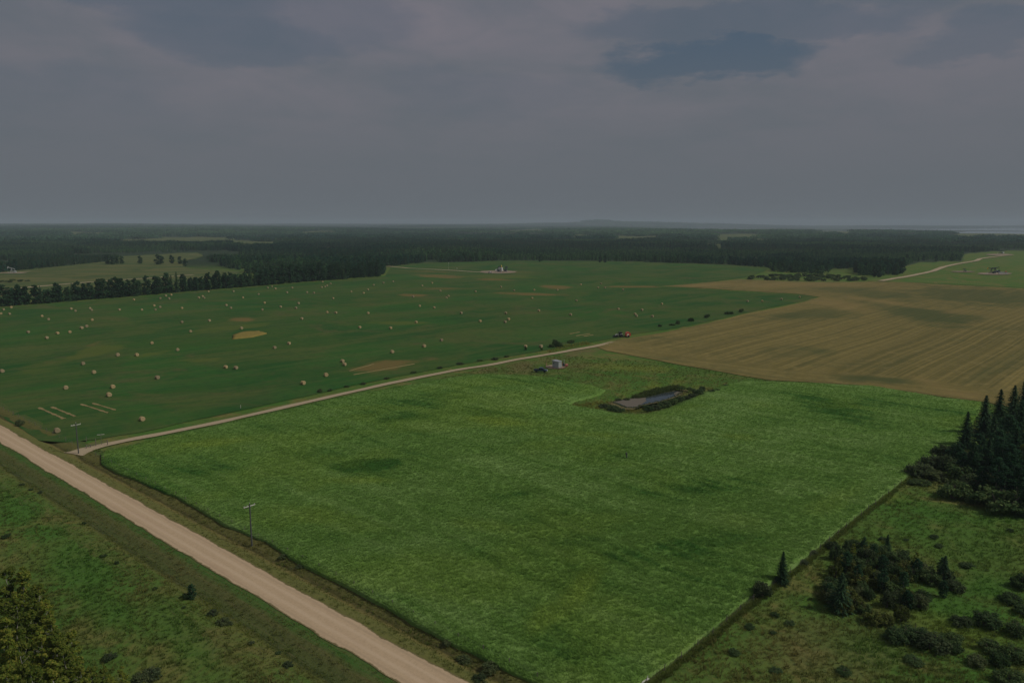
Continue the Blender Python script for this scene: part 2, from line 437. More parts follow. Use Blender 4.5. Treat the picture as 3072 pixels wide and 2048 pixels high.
# verge: bands by distance from the road's middle
M_verge, t, b = base_mat('verge_grass', 1, .05); pos = gpos(t)
n_ = t.math('ADD', t.attr('across'), t.math('MULTIPLY', t.math('SUBTRACT', t.noise(along(t, pos, RT, 6, 1.2), 1, 4, .65), .5), 2.4))
f = t.math('DIVIDE', t.math('ADD', n_, 20), 40.0)
def q(v): return (v + 20) / 40
c = t.ramp(f, [(q(-16), (.065, .090, .024)), (q(-11), (.105, .100, .030)), (q(-9.2), (.075, .085, .026)), (q(-8.2), (.030, .042, .017)), (q(-7), (.066, .086, .030)),
               (q(-5.2), (.080, .088, .034)), (q(-4), (.042, .095, .022)), (q(-2), (.05, .085, .024)), (q(3), (.10, .105, .036)), (q(5.4), (.100, .110, .036)),
               (q(7.0), (.125, .110, .042)), (q(7.7), (.045, .042, .018)), (q(8.6), (.088, .090, .032)), (q(10.6), (.088, .088, .030)), (q(12), (.05, .08, .024))])
c = t.mix(t.smooth(n_, -8.8, -10.8), c, t.mix(1.0, grass_colour(t, pos), (.74, .75, .84), 'MULTIPLY'))
c = t.mix(1.0, c, (1.38, 1.36, 1.2), 'MULTIPLY')
st = t.noise(along(t, pos, RT, 9, .35), 1, 3, .6)
c = t.mix(t.math('MULTIPLY', t.smooth(st, .45, .7), .5), c, (.15, .135, .055))
c = t.mix(t.math('MULTIPLY', t.smooth(t.noise(pos, .8, 4, .7), .48, .7), .5), c, (.035, .05, .018))
t.put(b.inputs['Base Color'], c)
bm = t.n('ShaderNodeBump'); bm.inputs['Strength'].default_value = .7; bm.inputs['Distance'].default_value = .25
t.put(bm.inputs['Height'], t.noise(pos, 1.4, 5, .7)); t.put(b.inputs['Normal'], bm.outputs[0])
# distant pasture / clearings
M_past, t, b = base_mat('dry_pasture', 1, .05); pos = gpos(t)
c = t.mix(t.smooth(t.noise(along(t, pos, (1, .15), 160, 25), 1, 5, .65, .5), .38, .62), (.066, .104, .034), (.132, .132, .050))
c = t.mix(t.smooth(t.noise(pos, .02, 5, .7, .6), .48, .66), c, (.056, .090, .030))
t.put(b.inputs['Base Color'], c)
M_straw = plain('straw', (.27, .215, .10), 1, 0, .35, 3, .05)
M_uncut = plain('standing_dry_grass', (.23, .185, .05), 1, 0, .3, .5, .05)
# pond water
M_water, t, b = base_mat('pond_water', .04, .5); pos = gpos(t)
b.inputs['Base Color'].default_value = (.040, .052, .062, 1); b.inputs['IOR'].default_value = 1.33
bm = t.n('ShaderNodeBump'); bm.inputs['Strength'].default_value = .05; bm.inputs['Distance'].default_value = .05
t.put(bm.inputs['Height'], t.noise(pos, 3, 3)); t.put(b.inputs['Normal'], bm.outputs[0])
M_algae, t, b = base_mat('pond_scum', .7, .2); pos = gpos(t)
t.put(b.inputs['Base Color'], t.mix(t.noise(pos, .6, 4, .7), (.115, .105, .080), (.165, .140, .110)))
M_mud = plain('pond_mud', (.15, .13, .06), .9, 0, .3, .6, .1)
M_bark = plain('bark', (.13, .11, .09), .9, 0, .3, 2)
M_birch = plain('pale_bark', (.36, .35, .30), .85, 0, .3, 2)
M_aspen = leaf_mat('aspen_leaves', [(.105, .165, .030), (.180, .240, .044), (.280, .275, .060)], .5)
M_decid = leaf_mat('tree_leaves', [(.026, .076, .042), (.042, .100, .052), (.064, .126, .062)], .42)
def wood_tone(t, c): return t.mix(1.0, c, t.mix(t.attr('hue', 'INSTANCER'), (.62, .82, .92), (2.0, 1.65, 1.15)), 'MULTIPLY')
M_decid2 = leaf_mat('tree_leaves_far', [(.026, .084, .056), (.042, .116, .072), (.068, .148, .086)], .42, wood_tone, .5)
M_spruce = leaf_mat('spruce_needles', [(.026, .064, .034), (.042, .086, .044), (.062, .110, .054)], .25)
M_willow = leaf_mat('willow_leaves', [(.046, .094, .040), (.078, .132, .054), (.124, .172, .070)], .42)
M_willow2 = leaf_mat('grey_shrub_leaves', [(.056, .092, .046), (.090, .128, .062), (.135, .160, .080)], .42)
M_reed = leaf_mat('reed_blades', [(.045, .095, .030), (.075, .13, .038), (.13, .15, .055)], .40)
M_gold = leaf_mat('gold_weeds', [(.21, .21, .055), (.30, .26, .07), (.24, .27, .06)], .5)
M_wood = plain('grey_wood', (.16, .14, .115), .9, 0, .3, 3)
M_polew = plain('pole_wood', (.085, .09, .085), .85, 0, .25, 2)
M_palew = plain('pale_wood', (.52, .52, .46), .85, 0, .2, 4)
M_wire = plain('wire', (.18, .18, .18), .5, .7)

# ------------------------------------------------------------------ the setting
HAYP = poly([(-260, 1140), (-260, 945), (0, 923), (435, 888), (871, 851), (1024, 840), (1155, 829), (1172, 802), (1268, 790), (1385, 787), (1546, 782),
             (1750, 783), (1938, 787), (2048, 791), (2200, 797), (2309, 802), (2292, 815), (2236, 832), (2048, 855), (1960, 859), (2048, 863), (2244, 876), (2400, 884), (2455, 890),
             (2353, 915), (2200, 946), (2048, 980), (1900, 1003), (1800, 1022), (1700, 1040), (1560, 1064), (1372, 1095), (1207, 1126), (1024, 1164), (800, 1214), (600, 1257),
             (420, 1296), (290, 1318), (200, 1327), (120, 1322), (40, 1270), (-40, 1225)])
CROPP = poly([(307, 1364), (400, 1340), (522, 1309), (760, 1254), (1024, 1195), (1285, 1147), (1394, 1130), (1459, 1126), (1568, 1129), (1640, 1136), (1699, 1147), (1770, 1160), (1816, 1173),
              (1800, 1184), (1764, 1195), (1720, 1207), (1700, 1216), (1740, 1225), (1781, 1232), (1829, 1240), (1880, 1246), (1938, 1247), (1995, 1233), (2048, 1210), (2113, 1182), (2160, 1163), (2200, 1150), (2235, 1146), (2440, 1153), (2614, 1162),
              (2745, 1183), (2832, 1198), (2945, 1210), (2925, 1260), (2890, 1310), (2850, 1348), (2790, 1385), (2724, 1428), (2590, 1532), (2480, 1622), (2350, 1724), (2230, 1810), (2110, 1912),
              (1990, 2005), (1930, 2048), (1880, 2090), (1650, 2080), (1500, 2006), (1376, 1944), (1259, 1884), (1065, 1776), (871, 1677), (800, 1627), (678, 1578), (526, 1493), (392, 1437), (304, 1393)])
STUBP = poly([(1790, 1040), (1850, 1020), (1960, 1003), (2048, 985), (2200, 950), (2353, 919), (2460, 891), (2400, 882), (2244, 873), (2048, 861), (1985, 858), (2048, 854), (2140, 845), (2222, 838), (2400, 845), (2560, 846), (2649, 844),
              (2800, 852), (3072, 866), (3300, 880), (3500, 900), (3500, 1180), (3072, 1230), (2962, 1206), (2850, 1193), (2745, 1178), (2614, 1157), (2483, 1150), (2309, 1140), (2148, 1112), (2048, 1096), (1960, 1078), (1895, 1066), (1820, 1052)])
PASTP = poly([(-260, 905), (-260, 822), (0, 817), (87, 808), (209, 796), (305, 786), (374, 768), (479, 763), (590, 757), (610, 768), (540, 786), (562, 803), (640, 811), (722, 815), (700, 838), (480, 862), (250, 880), (0, 900)])
RPASTP = poly([(2240, 830), (2300, 818), (2330, 822), (2480, 828), (2700, 834), (2712, 800), (2760, 784), (2885, 785), (2895, 760), (3000, 752), (3300, 752), (3300, 878), (3072, 864), (2800, 850), (2649, 842), (2455, 842)])
def clearing(x0, x1, yt, yb, slant=0.0):
    """open field whose strip between photo rows yt and yb shows above the trees in front of it"""
    d = math.hypot(*G0((x0 + x1) / 2, yb)); lo = yb + 13.5 * F / d * 1.05
    n = 7; xs = np.linspace(x0, x1, n)
    return poly([(xx, yt + slant * (xx - x0) + 1.2 * math.sin(xx * .05)) for xx in xs] + [(xx, lo + slant * (xx - x0) + 1.5 * math.sin(xx * .07)) for xx in xs[::-1]])
CLEARS = [clearing(360, 500, 717, 721), (clearing(480, 700, 712, 720)), clearing(700, 822, 722, 730, .03), clearing(1836, 1995, 709, 713), clearing(2138, 2290, 703, 714), clearing(2120, 2165, 732, 735), clearing(2860, 3130, 700, 706),
          clearing(1700, 1770, 705, 708), clearing(1500, 1640, 690, 693), clearing(2450, 2560, 694, 698), clearing(200, 330, 697, 700), clearing(900, 1010, 694, 697)]
POND_P = poly([(1835, 1205), (1865, 1199), (1895, 1195), (1938, 1192), (1965, 1184), (1992, 1175), (2031, 1167), (2052, 1168), (2040, 1178), (2026, 1188), (1977, 1207), (1928, 1218), (1906, 1226), (1876, 1224), (1858, 1216)])
TRACKPX = [(205, 1366), (250, 1349), (330, 1331), (430, 1311), (600, 1278), (800, 1234), (1024, 1182), (1207, 1142), (1372, 1109), (1459, 1097), (1546, 1079), (1677, 1058), (1790, 1038), (1850, 1022)]
OPEN = [HAYP, STUBP, PASTP, RPASTP] + CLEARS

# painted spots: (px, py, half-width, half-height, slant dy/dx, strength)
def spots(lst, x, y, z, wob=.5, seed=21):
    px, py = P(x, y, z)
    w = (fbm(x, y, 14, 4, seed) - .5) * wob * 2
    o = np.zeros(np.shape(x))
    for cx, cy, rx, ry, sl, k in lst:
        dx = (px - cx) / rx; dy = (py - cy - sl * (px - cx)) / ry
        o = np.maximum(o, k * (1 - sstep(.35, 1.15, np.sqrt(dx * dx + dy * dy) + w)))
    return o
G_LUSH_SHADE = [(2880, 1620, 330, 110, .1, .55), (2700, 1500, 200, 30, .2, .5), (250, 1700, 130, 120, .5, .8), (560, 1900, 120, 110, .6, .7), (40, 1500, 90, 60, .3, .7), (300, 1800, 120, 80, .4, .7), (120, 1390, 140, 16, .55, .7), (2960, 1760, 120, 60, .1, .9), (2870, 1840, 170, 70, .3, .9), (2640, 1960, 120, 60, .2, .7),  # first spot puts the right meadow's overall shade into the grass colour; others lush grass
          (2800, 1540, 150, 22, .2, .8), (2990, 1560, 120, 18, 0, .8), (2000, 1085, 160, 14, .1, .6), (2180, 1125, 110, 12, .1, .6)]
G_YEL = [(640, 1850, 200, 60, .5, .5), (330, 1560, 120, 26, .6, .6), (1880, 1105, 150, 10, .05, .8), (1960, 1160, 130, 8, -.2, .8), (1740, 1222, 70, 7, -.1, .8), (2110, 1165, 80, 6, -.1, .6), (2900, 1900, 200, 60, .3, .5), (2640, 1480, 90, 12, .2, .5), (1740, 1020, 60, 6, -.12, .8)]
G_DRY = [(450, 1640, 260, 46, .55, .45), (2500, 1950, 320, 110, 0, .4), (700, 1950, 250, 60, .5, .35), (1590, 1090, 120, 9, -.16, .9), (1700, 1068, 90, 9, -.15, .9), (1790, 1047, 90, 8, -.12, 1.0), (1500, 1104, 90, 7, -.14, .8), (1720, 1100, 70, 9, 0, .6), (1560, 1108, 60, 5, 0, .8), (2480, 1560, 120, 12, -.6, .5), (3000, 1420, 160, 20, 0, .5)]
# --- ground: one sheet out to the horizon
def make_ground():
    rr = [0.0] + list(np.geomspace(24, 25000, 190))
    th = np.concatenate([np.linspace(-47, 47, 330), np.linspace(55, 305, 26)]); th = np.radians(th)
    rg, tg = np.meshgrid(rr, th, indexing='ij')
    x = rg * np.sin(tg); y = rg * np.cos(tg)
    n = x * RNRM[0] + y * RNRM[1] - RC
    z = H(x, y) - .14 - sstep(600, 2000, rg) * .5 - 1.3 * (1 - sstep(12.4, 13.6, np.abs(n))) * ((rg > 20) & (rg < 700))
    ip = inside(POND_P, x, y) | (edge_dist(POND_P, x, y) < 3); z = z - ip * .9
    nt = len(th); nr = len(rr)
    i, j = np.meshgrid(np.arange(nr - 1), np.arange(nt), indexing='ij'); j2 = (j + 1) % nt
    Fq = np.stack([i * nt + j, i * nt + j2, (i + 1) * nt + j2, (i + 1) * nt + j], -1).reshape(-1, 4)
    x, y, z = x.ravel(), y.ravel(), z.ravel()
    me = new_mesh('ground', np.stack([x, y, z], 1), Fq, [M_ground], True)
    attr_f(me, 'lush', spots(G_LUSH_SHADE, x, y, z)); attr_f(me, 'yel', spots(G_YEL, x, y, z)); attr_f(me, 'dry', spots(G_DRY, x, y, z))
    r = np.hypot(x, y)
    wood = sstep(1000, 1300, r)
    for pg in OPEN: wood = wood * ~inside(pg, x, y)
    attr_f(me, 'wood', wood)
    return tag(obj('ground', me), 'rough green and rust grassland between the fields', None, None, 'structure')
make_ground()

def sheet(name, pg, off, step, mat, label, attrs=None, wig=.4, kind='structure', skirt=0.0, zf=None, zjit=0.0, cat=None):
    pts = []
    n = len(pg)
    for i in range(n):
        a, b = pg[i], pg[(i + 1) % n]; L = np.linalg.norm(b - a); k = max(1, int(L / step))
        for j in range(k): pts.append(a + (b - a) * j / k)
    B = np.array(pts)
    B = B + np.stack([fbm(B[:, 0], B[:, 1], 7, 3, 31) - .5, fbm(B[:, 0], B[:, 1], 7, 3, 37) - .5], 1) * 2 * wig
    x0, y0 = B.min(0); x1, y1 = B.max(0)
    gx, gy = np.meshgrid(np.arange(x0, x1, step), np.arange(y0, y1, step))
    gx = gx.ravel() + (RNG.random(gx.size) - .5) * step * .5; gy = gy.ravel() + (RNG.random(gy.size) - .5) * step * .5
    k = inside(B, gx, gy); gx, gy = gx[k], gy[k]
    k = edge_dist(B, gx, gy) > step * .45; gx, gy = gx[k], gy[k]
    nb = len(B)
    V = [Vector(p) for p in B] + [Vector((a, c)) for a, c in zip(gx, gy)]
    res = delaunay_2d_cdt(V, [(i, (i + 1) % nb) for i in range(nb)], [], 1, 1e-4)
    vs = np.array([tuple(v) for v in res[0]]); tri = np.array([list(f) for f in res[2]])
    x, y = vs[:, 0], vs[:, 1]
    z = (zf(x, y) if zf else H(x, y)) + off
    if zjit: z = z + (RNG.random(len(z)) - .5) * zjit
    Fc = [tuple(f) for f in tri]; XYZ = np.stack([x, y, z], 1)
    if skirt:
        cnt = {}
        for f in Fc:
            for e in ((f[0], f[1]), (f[1], f[2]), (f[2], f[0])): cnt[e] = 1
        be = [e for e in cnt if (e[1], e[0]) not in cnt]
        mp = {}; ex = []
        for e in be:
            for v in e:
                if v not in mp: mp[v] = len(XYZ) + len(ex); ex.append((x[v], y[v], z[v] - skirt))
        Fc = Fc + [(e[1], e[0], mp[e[0]]) for e in be] + [(e[1], mp[e[0]], mp[e[1]]) for e in be]
        XYZ = np.concatenate([XYZ, np.array(ex)])
    me = new_mesh(name, XYZ, np.array(Fc), [mat], True)
    x, y, z = XYZ.T
    for k, fn in (attrs or {}).items(): attr_f(me, k, fn(x, y, z))
    return tag(obj(name, me), label, cat, None, kind)

# hay meadow
H_DRY = [(725, 958, 40, 8, 0, 1.0), (760, 1005, 10, 3, 0, .2), (1235, 885, 50, 6, .02, .9), (1150, 1097, 105, 20, -.14, .9), (1300, 1078, 80, 4, -.12, .5), (1665, 861, 60, 7, .03, .9), (1600, 882, 140, 6, .03, .85), (1320, 829, 100, 8, .05, .75), (1480, 838, 80, 5, .03, .7), (1330, 866, 90, 6, .0, .5),
         (1900, 860, 120, 4, 0, .8), (290, 1030, 45, 12, -.3, .5), (110, 1000, 200, 40, 0, .15), (1560, 816, 80, 8, 0, .4), (1300, 815, 140, 4, .03, .5), (350, 905, 200, 20, -.05, .2), (2280, 905, 100, 5, -.3, .3)]
H_YEL = [(280, 1055, 110, 20, -.2, .7), (450, 1063, 80, 9, -.12, .7), (610, 1080, 100, 8, -.05, .5), (120, 1100, 120, 30, -.2, .4), (690, 985, 160, 12, -.1, .45), (1180, 968, 130, 9, 0, .6), (520, 930, 180, 8, 0, .3), (700, 1255, 260, 9, -.22, .8), (430, 1302, 160, 7, -.2, .7), (1500, 830, 160, 9, 0, .5), (300, 960, 200, 20, 0, .3)]
sheet('hay_meadow', HAYP, .05, 5.5, M_hay, 'mown green hay meadow dotted with bales, patched with dry ochre', {'dry': lambda x, y, z: spots(H_DRY, x, y, z, .35), 'yel': lambda x, y, z: spots(H_YEL, x, y, z, .5)}, .8)
# stubble
S_GREEN = [(2440, 945, 160, 18, .0, .7), (2790, 948, 190, 34, .12, .9), (2470, 935, 130, 14, 0, .6), (2660, 1142, 170, 16, .06, .8), (2450, 1053, 110, 16, .08, .6), (2950, 890, 330, 36, .05, .75), (2620, 880, 260, 22, .08, .65), (3000, 1100, 140, 40, -.4, .5), (2300, 960, 120, 7, -.15, .4), (2200, 1000, 300, 6, -.15, .3), (1920, 1020, 100, 8, -.16, .6), (2000, 1075, 120, 7, .12, .5)]
S_GOLD = [(2520, 915, 110, 16, .15, .8), (2650, 905, 160, 6, .15, .7), (2400, 855, 260, 9, 0, .7), (2120, 855, 120, 5, -.05, .9), (2880, 1180, 110, 14, .12, .9), (1830, 1045, 60, 8, -.05, .9), (2800, 1150, 120, 12, .3, .6), (2860, 935, 40, 8, 0, .7)]
sheet('stubble_field', STUBP, .08, 6, M_stub, 'tan harvested stubble field combed with straight rows', {'green': lambda x, y, z: spots(S_GREEN, x, y, z, .5), 'gold': lambda x, y, z: spots(S_GOLD, x, y, z, .5),
      'headland': lambda x, y, z: sstep(34, 24, edge_dist(np.array([G(*p) for p in [(1790, 1044), (2048, 1097), (2309, 1141), (2483, 1151), (2745, 1179), (2962, 1207), (2745, 1179), (2483, 1151), (2309, 1141), (2048, 1097)]]), x, y))}, .5)
sheet('pasture', PASTP, .1, 12, M_past, 'pale dry pasture beyond the left row of trees', None, 2)
for pg in CLEARS: sheet('clearing', pg, .6, 25, M_past, 'pale open clearing far off in the forest', None, 4)
# crop
C_DARK = [(1110, 1398, 120, 22, -.06, 1.0), (1600, 1990, 500, 112, 0, 0.14), (2000, 1850, 260, 150, -.5, 0.11), (1230, 1252, 190, 19, -.12, 0.37), (1000, 1290, 120, 18, -.05, 0.28), (1480, 1235, 200, 11, .12, 0.28), (2440, 1205, 130, 42, .25, 0.46), (2560, 1250, 120, 30, .1, 0.31), (2700, 1380, 120, 25, .1, 0.25), (1560, 1480, 120, 18, -.1, 0.25), (1700, 1540, 40, 12, 0, 0.31), (1500, 1340, 260, 22, -.1, 0.19), (2200, 1450, 260, 25, -.1, 0.17), (2050, 1650, 200, 38, -.2, 0.19), (1100, 1700, 260, 38, .2, 0.15), (1750, 1900, 160, 50, .1, 0.22)]
C_YEL = [(1090, 1442, 120, 14, 0, .7), (1150, 1225, 160, 9, 0, .3), (1750, 1760, 90, 60, -.7, .6), (1620, 1860, 60, 50, -.6, .5), (1480, 1580, 120, 24, .1, .4), (1720, 1300, 200, 12, .05, .4), (2230, 1310, 60, 12, .1, .5), (1500, 1265, 120, 12, .1, .6), (2500, 1500, 120, 40, -.4, .35), (1000, 1560, 160, 30, .2, .3), (620, 1330, 120, 12, -.1, .5)]
WDIR = np.array([.9, .43])
def crop_tone(x, y, z):
    a = x * WDIR[0] + y * WDIR[1]; c = -x * WDIR[1] + y * WDIR[0]
    tt = x * RT[0] + y * RT[1]; nn = x * RNRM[0] + y * RNRM[1]
    t = .58 + (fbm(x, y, 55, 3, 41) - .5) * .75 + (fbm(a / 3.2, c + fbm(x, y, 16, 2, 44) * 6, 6.0, 2, 43) - .5) * .45 + (fbm(tt / 16, nn + fbm(x, y, 30, 2, 45) * 7, 1.7, 2, 49) - .5) * .8
    return np.clip(t - spots(C_DARK, x, y, z, .55), 0, 1)
def crop_yel(x, y, z): return np.clip(spots(C_YEL, x, y, z, .6) + sstep(.56, .74, fbm(x, y, 26, 3, 47)) * .35, 0, 1)
CROP_H = .66
def crop_z(x, y):
    a = x * WDIR[0] + y * WDIR[1]; c = -x * WDIR[1] + y * WDIR[0]
    return H(x, y) + (fbm(a / 2.6, c + fbm(x, y, 16, 2, 44) * 5, 6.0, 2, 43) - .5) * .4
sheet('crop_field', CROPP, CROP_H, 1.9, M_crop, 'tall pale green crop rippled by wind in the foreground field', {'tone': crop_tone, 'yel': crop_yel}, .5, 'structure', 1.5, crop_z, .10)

# verge and gravel road as shaped strips along the road
def strip(name, ns, t0, t1, dt, mat, label, lift, extra=None):
    ts = np.arange(t0, t1, dt); nn, tt = np.meshgrid(ns, ts, indexing='xy')
    n2 = nn.copy()
    if extra: n2 = extra(nn, tt)
    x = RT[0] * tt + RNRM[0] * (n2 + RC); y = RT[1] * tt + RNRM[1] * (n2 + RC)
    z = H(x, y) + lift - (.34 * sstep(13.2, 14.5, np.abs(n2)) if name == 'roadside_verge' else 0)
    k = len(ns); i, j = np.meshgrid(np.arange(len(ts) - 1), np.arange(k - 1), indexing='ij')
    Fq = np.stack([i * k + j, (i + 1) * k + j, (i + 1) * k + j + 1, i * k + j + 1], -1).reshape(-1, 4)
    me = new_mesh(name, np.stack([x.ravel(), y.ravel(), z.ravel()], 1), Fq, [mat], True)
    attr_f(me, 'across', n2.ravel())
    e = np.abs(nn.ravel()) / (np.abs(ns).max())
    attr_f(me, 'edge', np.clip((e - .72) / .28, 0, 1))
    return tag(obj(name, me), label, None, None, 'structure')
T0, T1 = TJ - 320, TJ + 260
strip('roadside_verge', np.arange(-14.5, 14.6, .5), T0, T1, 2.0, M_verge, 'grassy verge and ditch along the gravel road', -.02)
def ragged(n, t):
    e = np.abs(n) / (RW / 2)
    return n + np.sign(n) * sstep(.8, 1, e) * ((fbm(t, n * 0, 5, 4, 61) - .5) * 1.1)
strip('gravel_road', np.linspace(-RW / 2 - .35, RW / 2 + .35, 15), T0, T1, 1.5, M_road, 'straight pale gravel road crossing the lower left corner', .05, ragged)

def ribbon(name, pts, width, mat, label, lift, flare=0.0, seed=0, rutted=False, kind='structure', cat=None, step=1.5, hump=0.0):
    pts = np.array(pts); L = np.r_[0, np.cumsum(np.hypot(*np.diff(pts, axis=0).T))]
    s = np.arange(0, L[-1], step)
    x = np.interp(s, L, pts[:, 0]); y = np.interp(s, L, pts[:, 1])
    k = max(3, int(14 / step)); ker = np.ones(k) / k
    xs = np.convolve(np.pad(x, k // 2, 'edge'), ker, 'same')[k // 2:][:len(s)]; ys = np.convolve(np.pad(y, k // 2, 'edge'), ker, 'same')[k // 2:][:len(s)]
    dx = np.gradient(xs); dy = np.gradient(ys); l = np.hypot(dx, dy) + 1e-9; nx, ny = -dy / l, dx / l
    u = np.linspace(-1, 1, 9)
    w = width / 2 * (1 + flare * np.exp(-(s / 7) ** 2) + (fbm(s, s * 0, 8 if cat is None else 2.5, 3, seed) - .5) * (.35 if cat is None else 1.6))
    X = xs[:, None] + nx[:, None] * u * w[:, None]; Y = ys[:, None] + ny[:, None] * u * w[:, None]
    Z = H(X, Y) + lift + hump * (1 - u * u) * (.5 + fbm(X * 3, Y * 3, 2, 2, seed + 3))
    n = 9; i, j = np.meshgrid(np.arange(len(s) - 1), np.arange(n - 1), indexing='ij')
    Fq = np.stack([i * n + j, i * n + j + 1, (i + 1) * n + j + 1, (i + 1) * n + j], -1).reshape(-1, 4)
    if (X[0, 1] - X[0, 0]) * (Y[1, 0] - Y[0, 0]) - (Y[0, 1] - Y[0, 0]) * (X[1, 0] - X[0, 0]) < 0: Fq = Fq[:, ::-1]
    me = new_mesh(name, np.stack([X.ravel(), Y.ravel(), Z.ravel()], 1), Fq, [mat], True)
    e = np.clip((np.abs(u) - .62) / .38, 0, 1)
    if rutted: e = np.maximum(e, .62 * np.exp(-(u / .22) ** 2))
    E = np.tile(e, (len(s), 1))
    if rutted: E = E * sstep(3, 22, s)[:, None] + np.tile(np.clip((np.abs(u) - .7) / .3, 0, 1), (len(s), 1)) * (1 - sstep(3, 22, s))[:, None]
    if rutted: E = np.maximum(E, sstep(L[-1] - 45, L[-1] - 4, s)[:, None] * .75)
    attr_f(me, 'edge', E.ravel())
    return tag(obj(name, me), label, cat, None, kind)
TRACK = [G(*p) for p in TRACKPX]
ribbon('farm_track', TRACK, 3.7, M_track, 'two-rutted gravel farm track leading from the road to the shed', .13, 1.1, 3, True)
ribbon('lease_road', [G(*p) for p in [(1120, 803), (1165, 799), (1230, 805), (1300, 808), (1370, 812), (1430, 816), (1480, 818)]], 6, M_track, 'thin pale lease road running to the central pumpjack site', .2, 0, 5, False, step=4)
ribbon('lease_road', [G(*p) for p in [(2640, 843), (2680, 836), (2740, 826), (2800, 813), (2830, 801), (2870, 792), (2930, 782), (2940, 776), (2960, 773), (3000, 768), (3040, 764)]], 8, M_track, 'pale lease road winding up the right pasture', .25, 0, 6, False, step=4)
ribbon('lease_road', [G(*p) for p in [(-60, 826), (0, 820), (40, 818), (100, 814)]], 6, M_track, 'pale lease road beside the far left pumpjack', .25, 0, 7, False, step=4)
ribbon('lease_road', [G(*p) for p in [(-60, 878), (60, 864), (200, 852), (330, 842), (470, 833), (590, 824)]], 7, M_track, 'pale dirt road glimpsed behind the left row of trees', .25, 0, 8, False, step=4)
ribbon('ditch_line', [G(*p) for p in [(2600, 843), (2700, 846), (2820, 850), (2900, 854), (3072, 862), (3200, 868)]], 3.5, M_ground, 'dark grassy ditch line between stubble and right pasture', .3, 0, 9, False, step=4)

# pond
def flat(name, pg, z, mat, label, step, kind='structure', wig=.3, attrs=None): return sheet(name, pg, 0, step, mat, label, attrs, wig, kind, 0, lambda x, y: np.full(np.shape(x), z))
PZ = float(H(*POND)) + .55
cen = POND_P.mean(0)
flat('pond_water', POND_P, PZ, M_water, 'still pond water reflecting the grey sky', 3)
flat('pond_bed', cen + (POND_P - cen) * 1.16, PZ - .03, M_mud, 'brown mud around the pond', 3)
flat('pond_scum', poly([(1838, 1205), (1865, 1200), (1895, 1196), (1934, 1193), (1937, 1199), (1950, 1206), (1940, 1211), (1928, 1216), (1906, 1224), (1877, 1222), (1860, 1214)]), PZ + .02, M_algae, 'brownish scum covering the near end of the pond', 1.5, 'structure', 1.6)
flat('pond_scum', poly([(2022, 1177), (2033, 1169), (2050, 1169), (2038, 1178), (2026, 1186)]), PZ + .02, M_algae, 'tan scum at the far end of the pond', 2, 'structure', .5)
# bare pads
def blob(px, py, rx, ry, n=22, seed=0):
    return [(px + rx * math.cos(a) * (.85 + .3 * float(fbm(i * 1.7, seed, 2, 2, seed))), py + ry * math.sin(a) * (.85 + .3 * float(fbm(i * 1.3, seed + 9, 2, 2, seed)))) for i, a in enumerate(np.linspace(0, 2 * math.pi, n, endpoint=False))]
def pad(px, py, rx, ry, label, lift=.16):
    sheet('gravel_pad', poly(blob(px, py, rx, ry)), lift, 3, M_pad, label, {'edge': lambda x, y, z: x * 0 + .45}, .5)
pad(1668, 1100, 30, 6, 'reddish bare soil pad under the grey shed', .12)
pad(1495, 816, 56, 4.5, 'pale gravel pad of the central pumpjack site', .3)
pad(2985, 821, 52, 3.6, 'brown gravel pad of the right pumpjack site', .35)
pad(2890, 815, 36, 1.6, 'thin bare pad of the small right pumpjack', .35)
pad(2998, 764, 40, 2.4, 'far bare pad by the distant right pumpjack', .35)
pad(40, 819, 40, 1.8, 'pale pad of the far left pumpjack', .35)
# leftovers in the hay meadow
for (a, b2, lab) in [((112, 1221), (200, 1260), 'leftmost strip of raked straw near the road corner'), ((150, 1219), (235, 1253), 'second strip of raked straw from the road corner'), ((237, 1211), (335, 1242), 'third strip of raked straw from the road corner'),
                     ((272, 1208), (359, 1234), 'rightmost strip of raked straw near the road corner'), ((1703, 1003), (1745, 995), 'short straw strip furthest from the tractor'), ((1722, 1009), (1775, 1000), 'middle straw strip left of the tractor'), ((1745, 1010), (1785, 1004), 'straw strip closest to the tractor'),
                     ((1040, 1115), (1130, 1090), 'pale straw line along the upper rim of the brown patch'), ((1050, 1126), (1255, 1090), 'pale straw line along the lower rim of the brown patch')]:
    ribbon('straw_strip', [G(*a), G(*b2)], 1.05 if 'line' not in lab else .6, M_straw, lab, .10, 0, 12, False, None, 'straw', .5, .16)
sheet('uncut_patch', poly([(699, 1007), (731, 998), (775, 995), (800, 1002), (757, 1012), (697, 1018)]), .7, 2, M_uncut, 'golden patch of uncut grass standing in the hay meadow', None, .8, 'structure', 1.2, None, .25)

